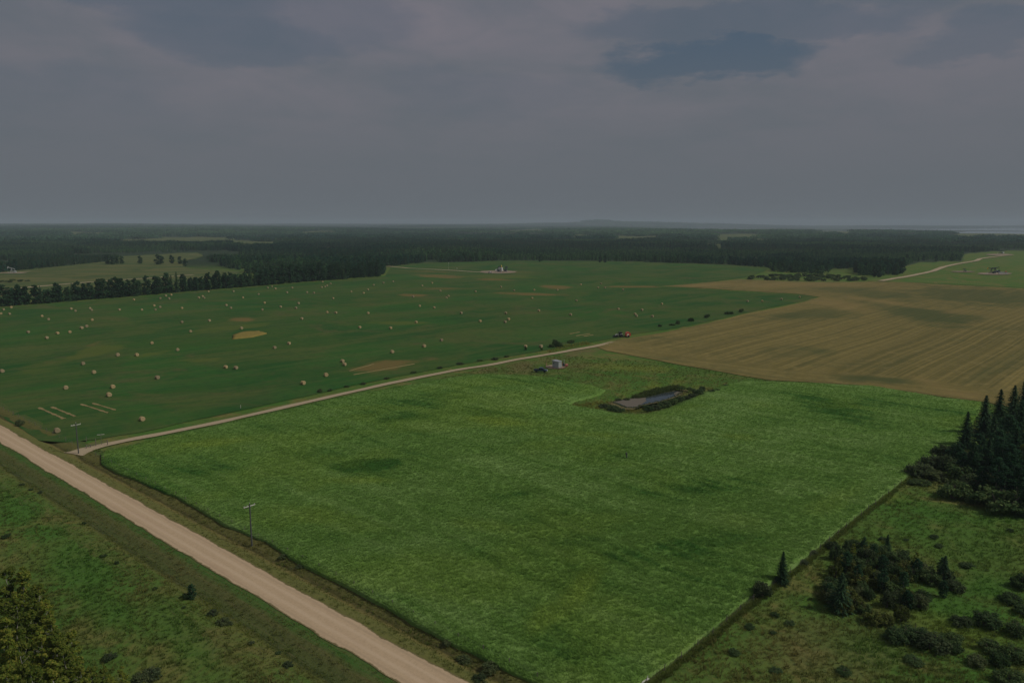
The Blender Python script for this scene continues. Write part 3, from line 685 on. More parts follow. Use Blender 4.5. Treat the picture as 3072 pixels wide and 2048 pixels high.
# ------------------------------------------------------------------ plants
def quads(c, nrm, size, asp=1.0, spin=None):
    """rhombic leaf faces at centres c facing nrm"""
    n = len(c); nrm = nrm / (np.linalg.norm(nrm, axis=1, keepdims=True) + 1e-9)
    r = RNG.normal(size=(n, 3)) if spin is None else spin
    a = np.cross(nrm, r); a /= np.linalg.norm(a, axis=1, keepdims=True) + 1e-9
    b = np.cross(nrm, a); s = np.asarray(size).reshape(-1, 1)
    V = np.stack([c - a * s, c - b * s * asp, c + a * s, c + b * s * asp], 1).reshape(-1, 3)
    return V, np.arange(4 * n).reshape(-1, 4)
def crown_mesh(name, clumps, crad, per, size, mat, flat_=.75, up=.5):
    clumps = np.asarray(clumps); crad = np.asarray(crad)
    idx = np.repeat(np.arange(len(clumps)), per)
    o = RNG.normal(size=(len(idx), 3)); o /= np.linalg.norm(o, axis=1, keepdims=True)
    rad = crad[idx] * RNG.random(len(idx)) ** .45
    p = clumps[idx] + o * rad[:, None] * np.array([1, 1, flat_])
    nr = o + np.array([0, 0, up]) + RNG.normal(size=o.shape) * .55
    V, Q = quads(p, nr, size * (.65 + .7 * RNG.random(len(p))), .7)
    return new_mesh(name, V, Q, [mat])
def trunk_mesh(h, r, mat, limbs, lean=.3, top=.92, cr=1.5, z0=.3):
    m = MB(); ph = random.random() * 6
    pts = [(lean * math.sin(ph + k) * k / 6, lean * math.cos(ph + 1.3 * k) * k / 6, h * top * k / 6 - .25 * (k == 0)) for k in range(7)]
    m.tube(pts, [r * (1 - .85 * k / 6) for k in range(7)], 6)
    for i in range(limbs):
        k = z0 + (top - z0) * random.random() * .85; a = random.random() * 6.28; L = cr * (.6 + .5 * random.random()) * (1 - k * .55)
        zz = h * k; q = pts[min(6, int(k / top * 6))]
        m.tube([(q[0], q[1], zz), (q[0] + math.cos(a) * L * .55, q[1] + math.sin(a) * L * .55, zz + L * .5), (q[0] + math.cos(a) * L, q[1] + math.sin(a) * L, zz + L * 1.05)], [r * .38 * (1.1 - k), r * .25 * (1.1 - k), .012], 4)
    return m.mesh('trunk', [mat])
def decid(h, cr, z0, nclump, per, leaf, mat, bark, tr=.12, limbs=8, name='crown'):
    cl = []; rd = []
    for i in range(nclump):
        k = random.random() ** .85; z = h * (z0 + (1 - z0) * k)
        prof = math.sin(math.pi * min(1, .12 + .80 * k ** .8)) ** .7
        a = random.random() * 6.28; rr = cr * prof * math.sqrt(random.random()) * .85
        cl.append((math.cos(a) * rr, math.sin(a) * rr, z - .04 * h)); rd.append(cr * random.uniform(.26, .46) * (1.1 - .5 * k))
    return trunk_mesh(h, tr, bark, limbs, .3, .92, cr, z0), crown_mesh(name, cl, rd, per, leaf, mat)
def spruce(h, cr, levels, per, tip, mat, name='crown', z0=.06):
    C = []; N = []; S = []; SP = []
    for i in range(levels):
        k = i / (levels - 1); z = h * (z0 + (1 - z0) * k)
        L = cr * (1 - k) ** .66 * random.uniform(.72, 1.18) + .12
        nb = max(4, int(7 * (1 - k) + 4)); a0 = random.random() * 6.28
        for j in range(nb):
            a = a0 + 6.28 * j / nb + random.uniform(-.25, .25); LL = L * random.uniform(.75, 1.15)
            for q_ in range(per):
                f = (q_ + .6) / per; r_ = LL * f
                C.append((math.cos(a) * r_ + random.uniform(-.08, .08), math.sin(a) * r_ + random.uniform(-.08, .08), z - .34 * r_ + .14 * r_ * f + random.uniform(-.07, .07)))
                N.append((math.cos(a) * .45 + random.uniform(-.5, .5), math.sin(a) * .45 + random.uniform(-.5, .5), .9)); S.append(tip * (1.25 - .6 * f) * (1 - .45 * k) * random.uniform(.7, 1.25))
    C.append((0, 0, h)); N.append((1, 0, .1)); S.append(.22)
    V, Q = quads(np.array(C), np.array(N), np.array(S), .55)
    m = MB(); m.tube([(0, 0, -.3), (0, 0, h * .5), (0, 0, h * .97)], [h * .014 + .03, h * .009, .015], 6)
    return m.mesh('trunk', [M_bark]), new_mesh(name, V, Q, [mat])
def bush(r, h, ncl, per, leaf, mat):
    cl = []; rd = []
    for i in range(ncl):
        a = random.random() * 6.28; k = random.random(); rr = r * math.sqrt(random.random()) * .8
        zt = h * math.sqrt(max(.05, 1 - (rr / r) ** 2)) * .86
        cl.append((math.cos(a) * rr, math.sin(a) * rr, zt * (.35 + .65 * k))); rd.append(r * random.uniform(.20, .34))
    m = MB()
    for i in range(7):
        a = random.random() * 6.28; rr = r * .55 * random.random()
        m.tube([(math.cos(a) * .12, math.sin(a) * .12, -.15), (math.cos(a) * rr * .6, math.sin(a) * rr * .6, h * .4), (math.cos(a) * rr, math.sin(a) * rr, h * .8)], [.05, .035, .015], 4)
    return m.mesh('stems', [M_bark]), crown_mesh('foliage', cl, rd, per, leaf, mat, .8, .6)
def join(mes, name):
    Vs = []; Fs = []; mi = []; mats = []; b = 0
    for me in mes:
        v = np.empty(len(me.vertices) * 3, np.float32); me.vertices.foreach_get('co', v); Vs.append(v.reshape(-1, 3))
        off = len(mats); mats += list(me.materials)
        for p in me.polygons: Fs.append([b + i for i in p.vertices]); mi.append(off + p.material_index)
        b += len(me.vertices)
    return new_mesh(name, np.concatenate(Vs), Fs, mats, False, mi)

LIB = {}
LIB['aspen'] = [decid(11.5, 1.6, .24, 56, 66, .155, M_aspen, M_birch, .11, 12) for _ in range(4)]
LIB['decid'] = [decid(12, 2.9, .08, 60, 34, .34, M_decid, M_bark, .14, 8) for _ in range(5)]
LIB['decidn'] = [decid(9, 2.4, .04, 66, 60, .18, M_decid, M_birch, .12, 8) for _ in range(3)]
LIB['spruce'] = [spruce(12, 3.5, 44, 8, .50, M_spruce) for _ in range(4)]
LIB['sprucef'] = [spruce(13, 2.6, 22, 3, .85, M_spruce) for _ in range(3)]
LIB['bush'] = [bush(1, 1, 36, 70, .062, M_willow) for _ in range(4)]
LIB['bush2'] = [bush(1, 1, 34, 60, .065, M_willow2) for _ in range(3)]
M_willow3 = leaf_mat('olive_shrub_leaves', [(.070, .100, .030), (.110, .145, .042), (.165, .175, .058)], .42)
LIB['bush3'] = [bush(1, 1, 34, 62, .064, M_willow3) for _ in range(3)]
LIB['bushf'] = [bush(1, 1, 22, 22, .13, M_willow) for _ in range(3)]
def plant(kind, name, label, cat, x, y, scale, group=None, z=None, sx=None):
    tr, cr = random.choice(LIB[kind])
    o = thing(name, label, cat, (x, y, float(H(x, y)) - .05 if z is None else z), random.random() * 6.28, group, scale if sx is None else (sx, sx, scale))
    bushy = kind.startswith('bush')
    obj('stems' if bushy else 'trunk', tr, o); obj('foliage' if bushy else 'crown', cr, o)
    return o

def coll(name, meshes):
    c_ = bpy.data.collections.new(name)
    for i, me in enumerate(meshes): c_.objects.link(bpy.data.objects.new('%s_%02d' % (name, i), me))
    return c_
def scatter(name, pts, rot, scl, idx, collection, label, attrs=None):
    me = bpy.data.meshes.new(name); me.vertices.add(len(pts)); me.vertices.foreach_set('co', np.asarray(pts, np.float32).ravel())
    attr_f(me, 'rz', rot); attr_f(me, 'sc', scl); attr_f(me, 'ix', idx, 'INT')
    for k, v in (attrs or {}).items(): attr_f(me, k, v)
    o = tag(obj(name, me), label, None, None, 'stuff')
    ng = bpy.data.node_groups.new(name, 'GeometryNodeTree'); T = NT(ng)
    ng.interface.new_socket('Geometry', in_out='INPUT', socket_type='NodeSocketGeometry'); ng.interface.new_socket('Geometry', in_out='OUTPUT', socket_type='NodeSocketGeometry')
    gi = T.n('NodeGroupInput'); go = T.n('NodeGroupOutput'); iop = T.n('GeometryNodeInstanceOnPoints'); ci = T.n('GeometryNodeCollectionInfo')
    ci.inputs['Collection'].default_value = collection; ci.inputs['Separate Children'].default_value = True; ci.inputs['Reset Children'].default_value = True
    def na(nm, tp):
        k = T.n('GeometryNodeInputNamedAttribute', data_type=tp); k.inputs['Name'].default_value = nm; return k.outputs[0]
    L = ng.links.new
    L(gi.outputs[0], iop.inputs['Points']); L(ci.outputs[0], iop.inputs['Instance']); iop.inputs['Pick Instance'].default_value = True
    L(na('ix', 'INT'), iop.inputs['Instance Index'])
    cx = T.n('ShaderNodeCombineXYZ'); L(na('rz', 'FLOAT'), cx.inputs[2]); er = T.n('FunctionNodeEulerToRotation'); L(cx.outputs[0], er.inputs[0]); L(er.outputs[0], iop.inputs['Rotation'])
    L(na('sc', 'FLOAT'), iop.inputs['Scale'])
    L(iop.outputs[0], go.inputs[0])
    md = o.modifiers.new('scatter', 'NODES'); md.node_group = ng
    return o
def tuft(nbl, h, w, spread, mat, lean=.5):
    V = []; Fc = []
    for i in range(nbl):
        a = random.random() * 6.28; r_ = spread * math.sqrt(random.random()); bx, by = math.cos(a) * r_, math.sin(a) * r_
        d = a + random.uniform(-.8, .8); hh = h * random.uniform(.6, 1.1); ln = lean * hh * random.uniform(.4, 1.3)
        px_, py_ = -math.sin(d) * w / 2, math.cos(d) * w / 2; k = len(V)
        V += [(bx - px_, by - py_, -.05), (bx + px_, by + py_, -.05), (bx + math.cos(d) * ln * .4 + px_ * .8, by + math.sin(d) * ln * .4 + py_ * .8, hh * .65), (bx + math.cos(d) * ln * .4 - px_ * .8, by + math.sin(d) * ln * .4 - py_ * .8, hh * .65), (bx + math.cos(d) * ln, by + math.sin(d) * ln, hh)]
        Fc += [(k, k + 1, k + 2, k + 3), (k + 3, k + 2, k + 4)]
    return new_mesh('tuft', V, Fc, [mat])
def lake():
    pts = [(5600, 15), (5300, 19), (5900, 24), (5500, 30), (5200, 38), (5000, 46), (16000, 46), (17000, 38), (15000, 30), (16500, 22), (14000, 14), (9000, 12.5)]
    pg = np.array([(r_ * math.sin(R(a)), r_ * math.cos(R(a))) for r_, a in pts])
    return pg
LAKE = lake()
def scatter_in(pg, dens, far_d=None, margin=0.0):
    x0, y0 = pg.min(0); x1, y1 = pg.max(0); n = int((x1 - x0) * (y1 - y0) * dens)
    x = RNG.uniform(x0, x1, n); y = RNG.uniform(y0, y1, n)
    k = inside(pg, x, y)
    if margin: k &= edge_dist(pg, x, y) > margin
    if far_d is not None: k &= RNG.random(n) < np.clip(far_d / np.hypot(x, y), .0, 1) ** 1.6
    return x[k], y[k]
# crop blades
c_crop = coll('crop_tuft', [tuft(12, .60, .085, .34, M_croptuft, .95) for _ in range(5)])
x, y = scatter_in(CROPP, 7.5, 150)
z = crop_z(x, y) + CROP_H - .10
tn = crop_tone(x, y, z); yl = crop_yel(x, y, z)
scatter('crop_blades', np.stack([x, y, z], 1), RNG.random(len(x)) * 6.28, .48 + .36 * RNG.random(len(x)), RNG.integers(0, 5, len(x)), c_crop, 'dense green blades and heads of the standing crop', {'tone': tn, 'yel': yl})
# crop edge: taller dark stand along the road
# rough grass tufts on the open near ground
NEARP = np.array([(-160, 60), (-190, 215), (-110, 200), (-30, 300), (20, 350), (110, 330), (190, 300), (260, 240), (150, 60)])
c_grass = coll('grass_tuft', [tuft(11, .36, .07, .32, M_grasstuft, 1.0) for _ in range(5)])
x, y = scatter_in(NEARP, 3.0, 135)
n = x * RNRM[0] + y * RNRM[1] - RC; tt = x * RT[0] + y * RT[1]
k = (np.abs(n) > RW / 2 + .6) & ~inside(CROPP, x, y) & ~inside(HAYP, x, y) & ~inside(STUBP, x, y) & ~(edge_dist(POND_P, x, y) < 1) & ~inside(POND_P, x, y)
tr_ = np.array(TRACK)
dt_ = np.min([np.hypot(x - px, y - py) for px, py in np.stack([np.interp(np.linspace(0, len(tr_) - 1, 160), np.arange(len(tr_)), tr_[:, i]) for i in (0, 1)], 1)], axis=0)
k &= dt_ > 3.0
pd = poly(blob(1668, 1100, 32, 7)); k &= ~inside(pd, x, y)
x, y, n = x[k], y[k], n[k]; z = H(x, y) - .06
dry = np.clip(spots(G_DRY, x, y, z) + sstep(.52, .70, fbm(x, y, 17, 4, 71)) * .6 + (np.abs(np.abs(n) - 10) < 2) * .22 + (np.abs(np.abs(n) - 5) < 2) * .3, 0, 1)
scl = (.45 + .7 * RNG.random(len(x)) ** 2) * np.where(np.abs(n) < 7.5, .72, 1.0) * (.7 + .9 * fbm(x, y, 9, 3, 77))
scatter('grass_tufts', np.stack([x, y, z], 1), RNG.random(len(x)) * 6.28, scl, RNG.integers(0, 5, len(x)), c_grass, 'rough tufted grass on verges and meadows', {'dry': dry, 'lush': spots(G_LUSH_SHADE, x, y, z), 'yel': spots(G_YEL, x, y, z)})
# reeds round the pond
c_reed = coll('reed_tuft', [tuft(12, 1.15, .09, .4, M_reed, .3) for _ in range(3)])
c_gold = coll('weed_tuft', [tuft(12, .8, .09, .4, M_gold, .5) for _ in range(3)])
RB = poly([(1892, 1192), (1925, 1179), (1970, 1166), (2030, 1158), (2060, 1163), (2030, 1166), (1992, 1175), (1965, 1184), (1938, 1192), (1915, 1196)])
x, y = scatter_in(RB, 5)
ba = np.concatenate([np.linspace(POND_P[i], POND_P[(i + 1) % len(POND_P)], 60, endpoint=False) for i in range(len(POND_P))]); ba = ba + RNG.normal(size=ba.shape) * .55
scatter('bank_reeds', np.stack([ba[:, 0], ba[:, 1], np.full(len(ba), PZ - .08)], 1), RNG.random(len(ba)) * 6.28, .15 + .3 * RNG.random(len(ba)), RNG.integers(0, 3, len(ba)), c_reed, 'low reeds and sedge fringing the pond bank')
scatter('reeds', np.stack([x, y, np.maximum(H(x, y), PZ) - .1], 1), RNG.random(len(x)) * 6.28, .7 + .5 * RNG.random(len(x)), RNG.integers(0, 3, len(x)), c_reed, 'dark green reeds along the far bank of the pond')
EDGE = np.array([G(*p) for p in [(2724, 1430), (2590, 1535), (2480, 1626), (2350, 1730), (2230, 1818), (2110, 1918), (1990, 2010), (1920, 2060)]])
tt = RNG.uniform(0, len(EDGE) - 1, 1500); x = np.interp(tt, np.arange(len(EDGE)), EDGE[:, 0]) + RNG.normal(size=1500) * .3 + .45; y = np.interp(tt, np.arange(len(EDGE)), EDGE[:, 1]) + RNG.normal(size=1500) * .3 - .45
scatter('edge_weeds', np.stack([x, y, H(x, y) - .05], 1), RNG.random(1500) * 6.28, .7 + .7 * RNG.random(1500), RNG.integers(0, 3, 1500), c_grass, 'rusty weeds along the right edge of the crop')
x, y = [], []
for pg in (poly([(1690, 1222), (1770, 1205), (1830, 1202), (1840, 1210), (1800, 1226), (1740, 1228)]), poly([(1870, 1226), (1905, 1230), (1930, 1224), (1935, 1232), (1900, 1238), (1872, 1234)]), poly([(1640, 1052), (1700, 1033), (1760, 1024), (1780, 1030), (1720, 1044), (1650, 1058)])):
    a, b2 = scatter_in(pg, 1.6); x += list(a); y += list(b2)
x = np.array(x); y = np.array(y)
scatter('gold_weeds', np.stack([x, y, H(x, y) - .05], 1), RNG.random(len(x)) * 6.28, .4 + .45 * RNG.random(len(x)), RNG.integers(0, 3, len(x)), c_gold, 'yellow and rust weeds beside pond and track')

# ------------------------------------------------------------------ forest
def far_tree(i):
    if i < 5:
        tr, cr = decid(12, 2.9, .05, 22, 13, .62, M_decid2, M_bark, .13, 2); return join([tr, cr], 'far_tree')
    tr, cr = spruce(13.5, 2.2, 14, 2, 1.0, M_spruce); return join([tr, cr], 'far_tree')
far = [far_tree(i) for i in range(8)]
c_far = coll('far_tree', far)
def patch(k):
    m = []
    Vs = []; Qs = []; mi = []; b = 0
    for i in range(38):
        x, y = random.uniform(-27, 27), random.uniform(-27, 27); h = random.uniform(9, 15); sp = random.random() < .35
        nq = 10
        if sp: zz = np.linspace(.25, 1, nq) * h; rr = 2.6 * (1.05 - zz / h); sz = .5 + 1.5 * (1 - zz / h)
        else: zz = h * (.4 + .58 * RNG.random(nq)); rr = np.full(nq, 2.6); sz = np.full(nq, 1.9)
        an = RNG.random(nq) * 6.28
        C = np.stack([x + np.cos(an) * rr * .8, y + np.sin(an) * rr * .8, zz], 1)
        N = np.stack([np.cos(an), np.sin(an), np.full(nq, .8)], 1) + RNG.normal(size=(nq, 3)) * .3
        V, Q = quads(C, N, sz); Vs.append(V); Qs.append(Q + b); b += len(V); mi += [1 if sp else 0] * nq
    return new_mesh('forest_patch', np.concatenate(Vs), np.concatenate(Qs), [M_decid2, M_spruce], False, mi)
c_patch = coll('forest_patch', [patch(k) for k in range(4)])
# woodland mask: everything beyond the fields that is not open
WOODP = poly([(-300, 826), (0, 818), (87, 809), (209, 797), (305, 787), (374, 770), (479, 766), (590, 759), (640, 790), (720, 812), (800, 838), (871, 847), (1024, 836), (1150, 826), (1160, 800), (1268, 787), (1385, 785), (1546, 780),
              (1750, 781), (1938, 785), (2048, 789), (2200, 794), (2290, 803), (2320, 815), (2480, 823), (2500, 806), (2560, 806), (2580, 826), (2700, 830), (2710, 798), (2760, 780), (2880, 783), (2895, 758), (3000, 751), (3400, 751)])
fr = WOODP[-1] * 1.0; WOOD = np.concatenate([WOODP, np.array([WOODP[-1] * 14, (0, 26000), WOODP[0] * 20])])
def forest_pts(r0, r1, sp):
    n = int(math.radians(76) / 2 * (r1 * r1 - r0 * r0) / sp ** 2)
    r = np.sqrt(RNG.uniform(r0 * r0, r1 * r1, n)); a = np.radians(RNG.uniform(-38, 38, n))
    x, y = r * np.sin(a), r * np.cos(a)
    k = inside(WOOD, x, y)
    for pg in OPEN: k &= ~inside(pg, x, y)
    k &= ~inside(LAKE, x, y)
    k &= fbm(x, y, 60, 3, 91) > .36
    k &= fbm(x, y, 420, 3, 93) > .30
    return x[k], y[k]
x, y = forest_pts(600, 2700, 6.2)
# second, deeper row behind the left tree line
ROWPX = [(-120, 933), (0, 921), (435, 886), (871, 849), (1024, 838), (1150, 828)]
rowp = np.array([G(*p) for p in ROWPX]); rl = np.r_[0, np.cumsum(np.hypot(*np.diff(rowp, axis=0).T))]
rd = (rowp[-1] - rowp[0]) / np.linalg.norm(rowp[-1] - rowp[0]); rnv = np.array([-rd[1], rd[0]])
s = RNG.uniform(0, rl[-1], 420); dpt = RNG.uniform(4, 15, 420) + 40 * sstep(.72, 1, s / rl[-1]) * RNG.random(420)
kk = fbm(s, s * 0, 40, 3, 95) > .34; s, dpt = s[kk], dpt[kk]
x = np.r_[x, np.interp(s, rl, rowp[:, 0]) + rnv[0] * dpt]; y = np.r_[y, np.interp(s, rl, rowp[:, 1]) + rnv[1] * dpt]
conif = fbm(x, y, 260, 3, 97) + (RNG.random(len(x)) - .5) * .5
ix = np.where(conif > .60, RNG.integers(5, 8, len(x)), RNG.integers(0, 5, len(x)))
stand = sstep(.44, .54, fbm(x, y, 330, 3, 105))
hs = (.55 + .45 * stand) * (.62 + .75 * fbm(x, y, 90, 3, 99)) * 1.02 + (RNG.random(len(x)) - .5) * .42 * (.5 + .5 * stand)
scatter('forest', np.stack([x, y, H(x, y) - .3], 1), RNG.random(len(x)) * 6.28, hs, ix, c_far, 'mixed spruce and aspen forest covering the middle distance', {'hue': np.clip((fbm(x, y, 170, 4, 103) - .5) * 3.0 + .68 - .35 * stand + (RNG.random(len(x)) - .5) * .5, 0, 1)})
x, y = forest_pts(2650, 11000, 58)
scatter('distant_forest', np.stack([x, y, H(x, y) - 1.0], 1), RNG.random(len(x)) * 6.28, .85 + .5 * RNG.random(len(x)), RNG.integers(0, 4, len(x)), c_patch, 'hazy dark forest stretching to the horizon', {'hue': np.clip((fbm(x, y, 900, 4, 103) - .5) * 2.6 + .4, 0, 1)})
x, y = forest_pts(11000, 23000, 120)
scatter('horizon_forest', np.stack([x, y, H(x, y) - 2.0], 1), RNG.random(len(x)) * 6.28, 1.5 + .6 * RNG.random(len(x)), RNG.integers(0, 4, len(x)), c_patch, 'faint blue forest along the horizon', {'hue': np.clip((fbm(x, y, 900, 4, 103) - .5) * 2.6 + .4, 0, 1)})


lz = -24.0
sheet('lake', LAKE, 0, 600, M_water, 'wide pale lake below the right horizon', None, 150, 'structure', 0, lambda x, y: np.full(np.shape(x), lz))
# ------------------------------------------------------------------ single trees and shrubs
MARKS2 = [('green gap between the two brown streaks', 1450, 850), ('far edge of the hay meadow at centre', 1700, 800), ('middle of the left tree row', 600, 880), ('quarter point of the left tree row', 300, 905), ('right third of the left tree row', 900, 850), ('shrub standing by the far track', 960, 1172), ('middle of the open hay meadow', 1000, 950), ('left part of the open hay meadow', 400, 960)]
ORD = ['closest', 'second closest', 'third closest', 'fourth closest', 'fifth closest', 'sixth closest', 'seventh closest', 'eighth closest', 'ninth closest', 'tenth closest', 'eleventh closest', 'twelfth closest', 'thirteenth closest', 'fourteenth closest', 'fifteenth closest', 'sixteenth closest', 'seventeenth closest', 'eighteenth closest', 'nineteenth closest', 'twentieth closest']
def ranks(items, marks):
    """for every item the landmark for which it ranks best: (ordinal, landmark name)"""
    it = np.array(items, float); best = [None] * len(it); got = set()
    tab = []
    for name, mx, my in marks:
        d = np.hypot(it[:, 0] - mx, (it[:, 1] - my) * 1.6); o = np.argsort(d)
        for r_, j in enumerate(o[:len(ORD)]): tab.append((r_, d[j], j, name))
    tab.sort(key=lambda q: (q[0], q[1]))
    for r_, d_, j, name in tab:
        if best[j] is None: best[j] = (ORD[r_], name)
    return [b_ or ('far from', 'other marks') for b_ in best]
# trees of the row along the meadow's far edge
GR_ROW = 'trees in the row behind the hay meadow'
s = 0.0; k = 0
while s < rl[-1]:
    x = np.interp(s, rl, rowp[:, 0]) + rnv[0] * random.uniform(.5, 5); y = np.interp(s, rl, rowp[:, 1]) + rnv[1] * random.uniform(.5, 5)
    gate = float(fbm(s, 0, 30, 2, 101))
    sc = random.uniform(1.05, 1.5) * (.85 + .5 * gate)
    if random.random() < .07: plant('sprucef', 'spruce_tree', 'dark pointed spruce among the leafy row behind the hay meadow', 'tree', x, y, sc, 'spruces in the row behind the hay meadow')
    else: plant('decid', 'leafy_tree', 'dark leafy tree in the %s of the long row behind the hay meadow' % ['left end', 'left third', 'left middle', 'right middle', 'right third', 'right end'][min(5, int(6 * s / rl[-1]))], 'tree', x, y, sc, GR_ROW)
    s += random.uniform(4.2, 6.8)
def region_plants(pxpoly, n, fn, mind):
    pg = poly(pxpoly); x0, y0 = pg.min(0); x1, y1 = pg.max(0); got = []; tries = 0
    while len(got) < n and tries < 20000:
        tries += 1
        x, y = random.uniform(x0, x1), random.uniform(y0, y1)
        if not inside(pg, np.array([x]), np.array([y]))[0]: continue
        if any(math.hypot(x - a, y - b) < mind for a, b in got): continue
        got.append((x, y)); fn(x, y)
region_plants([(2305, 812), (2400, 820), (2480, 824), (2470, 806), (2330, 800)], 24, lambda x, y: plant('decid', 'leafy_tree', 'dark leafy tree in the left half of the grove above the stubble', 'tree', x, y, random.uniform(.75, 1.15), 'left grove trees above the stubble'), 4)
region_plants([(2575, 826), (2640, 832), (2705, 832), (2712, 812), (2640, 803), (2560, 808)], 30, lambda x, y: plant('decid', 'leafy_tree', 'tall dark leafy tree in the right half of the grove above the stubble', 'tree', x, y, random.uniform(1.1, 1.5), 'right grove trees above the stubble'), 4)
region_plants([(2715, 790), (2760, 783), (2880, 786), (2885, 776), (2720, 780)], 12, lambda x, y: plant('decid', 'leafy_tree', 'small leafy tree scattered at the edge of the right pasture', 'tree', x, y, random.uniform(.6, 1.0), 'scattered trees by the right pasture'), 8)
region_plants([(2236, 836), (2300, 827), (2420, 825), (2560, 832), (2640, 840), (2560, 843), (2400, 843), (2280, 841)], 85, lambda x, y: plant('bushf', 'low_shrub', 'low dark shrub in the %s of the hedge between stubble and grove' % ('left end' if P(x, y, 0)[0] < 2330 else 'left middle' if P(x, y, 0)[0] < 2430 else 'right middle' if P(x, y, 0)[0] < 2540 else 'right end'), 'shrub', x, y, random.uniform(2.4, 4.2), 'shrubs of the hedge above the stubble', None, random.uniform(3.0, 4.6)), 3)
for px, py, sc, lab in [(322, 792, 1.15, 'broad dark tree, leftmost in the left pasture'), (338, 793, 1.0, 'dark tree second from the left in the pasture clump'), (352, 792, 1.0, 'slim tree at the right of the pasture clump'), (366, 791, .9, 'rightmost tree of the leftmost pasture clump'),
                        (420, 791, .95, 'lone pale tree in the middle of the left pasture'), (474, 793, 1.15, 'broad dark tree right of the lone pasture tree'), (486, 792, 1.0, 'dark tree touching the broad pasture tree'), (516, 790, 1.0, 'slim tree between the pasture and the spruce wood'), (540, 792, .9, 'small tree at the right end of the pasture'), (556, 800, .9, 'low leafy tree at the pasture end by the wood')]:
    x, y = G(px, py); plant('decid', 'leafy_tree', lab, 'tree', x, y, sc * 1.15, None, None, sc * 1.6)
# low thicket in the far pasture
region_plants([(-30, 846), (30, 842), (90, 842), (80, 846), (0, 850)], 9, lambda x, y: plant('bushf', 'low_shrub', 'low dark shrub in the thicket on the left pasture', 'shrub', x, y, random.uniform(1.5, 2.6), 'thicket on the left pasture', None, random.uniform(2.5, 4)), 4)
# dark clump sticking out of the forest edge and pale dead stems
for px, py, lab in [(1625, 783, 'dark round tree standing out of the forest edge behind the meadow'), (1620, 785, 'second dark tree at the forest edge bulge'), (1800, 787, 'leafy tree at the forest edge right of centre'), (1815, 787, 'twin leafy tree at the forest edge right of centre')]:
    x, y = G(px, py); plant('decid', 'leafy_tree', lab, 'tree', x, y, 1.05)
for i, (px, py, hh) in enumerate([(2126, 786, 9), (2170, 788, 7), (2208, 793, 6), (2267, 786, 9), (2308, 803, 10)]):
    x, y = G(px, py); m = MB(); m.tube([(0, 0, -.3), (.1, 0, hh * .5), (.3, .1, hh)], [.28, .2, .08], 6); m.tube([(.1, 0, hh * .55), (.8, .2, hh * .75)], [.1, .04], 4)
    tag(m.build('dead_tree', M_palew, None, (x, y, float(H(x, y)))), ['bare pale trunk, leftmost at the far meadow edge', 'bare pale trunk, second from left at the meadow edge', 'short bare pale trunk at the middle of the row', 'bare pale trunk, second from right at the meadow edge', 'tall bare pale trunk beside the left grove'][i], 'dead tree', 'bare trunks at the far meadow edge')
# front left aspens, placed by where their tops show
ASP = [(20, 1700, 11.5), (66, 1700, 12), (112, 1752, 11.5), (40, 1790, 12), (132, 1800, 11), (88, 1830, 11.5), (148, 1845, 11), (14, 1850, 12), (165, 1890, 11), (118, 1895, 11), (212, 1890, 9.5), (60, 1920, 12), (196, 1945, 10.5), (238, 1985, 10), (150, 1975, 11), (20, 1985, 11.5), (100, 2000, 11),
       (272, 2000, 9), (185, 2030, 10), (330, 2030, 7), (362, 2000, 7.5), (300, 2055, 8), (230, 2060, 10), (130, 2075, 11), (40, 2075, 11.5), (395, 2050, 6), (5, 1760, 12), (90, 1770, 11), (180, 1925, 10), (250, 2030, 9), (350, 2045, 7), (310, 2000, 7), (425, 2046, 5)]
rk = ranks([(a, b) for a, b, _ in ASP], [('left edge of the picture', 0, 1700), ('lower left corner of the picture', 0, 2048), ('tip of the stand nearest the road', 400, 2020), ('open lush meadow', 260, 1800)])
for (px, py, hh), r_ in zip(ASP, rk):
    x, y = G(px, py, hh * .97); plant('aspen', 'aspen_tree', 'yellow-green aspen, its top %s to the %s' % r_, 'tree', x, y, hh / 11.5, 'yellowing aspens at the lower left')
for px, py, r_, h_, lab in [(455, 2030, 1.6, 1.6, 'dark low bush right of the front aspens'), (420, 2046, 1.5, 1.6, 'dark low bush touching the right end of the aspens'), (330, 1975, 1.2, .9, 'brown low bush beside the aspens')]:
    x, y = G(px, py); plant('bush2', 'low_shrub', lab, 'shrub', x, y, h_, None, None, r_)
# conifer stand and shrubs on the right
SPR = [(2905, 1238, 10.5), (2960, 1190, 12.5), (3004, 1172, 13.5), (3046, 1160, 14), (3080, 1140, 14.5), (2940, 1290, 10), (2985, 1250, 12), (3030, 1230, 13), (3066, 1210, 13.5), (2880, 1320, 7.5), (2925, 1330, 9.5), (2970, 1320, 11), (3010, 1300, 12), (3052, 1290, 13), (3090, 1270, 13), (3000, 1360, 11), (3045, 1350, 12), (3085, 1340, 12), (3120, 1200, 14), (3130, 1300, 13), (3120, 1390, 12)]
rk = ranks([(a, b) for a, b, _ in SPR], [('jagged spruce that leans over the crop', 2905, 1238), ('right edge of the picture', 3072, 1150), ('golden leafed tree at the right edge', 3070, 1340), ('round bushes below the stand', 2960, 1440), ('stubble field corner', 2945, 1190)])
for i, ((px, py, hh), r_) in enumerate(zip(SPR, rk)):
    x, y = G(px, py, hh * .97); plant('spruce', 'spruce_tree', 'jagged dark spruce at the outer edge of the stand, beside the crop' if i == 0 else 'dark spruce, its top %s to the %s' % r_, 'tree', x, y, hh / 12, 'dark spruces of the right stand') if i not in (5, 7, 9, 12, 14, 15, 16, 18) else plant('decidn', 'leafy_tree', 'rounded leafy tree, its top %s to the %s' % r_, 'tree', x, y, hh / 9 * .92, 'leafy trees of the right stand')
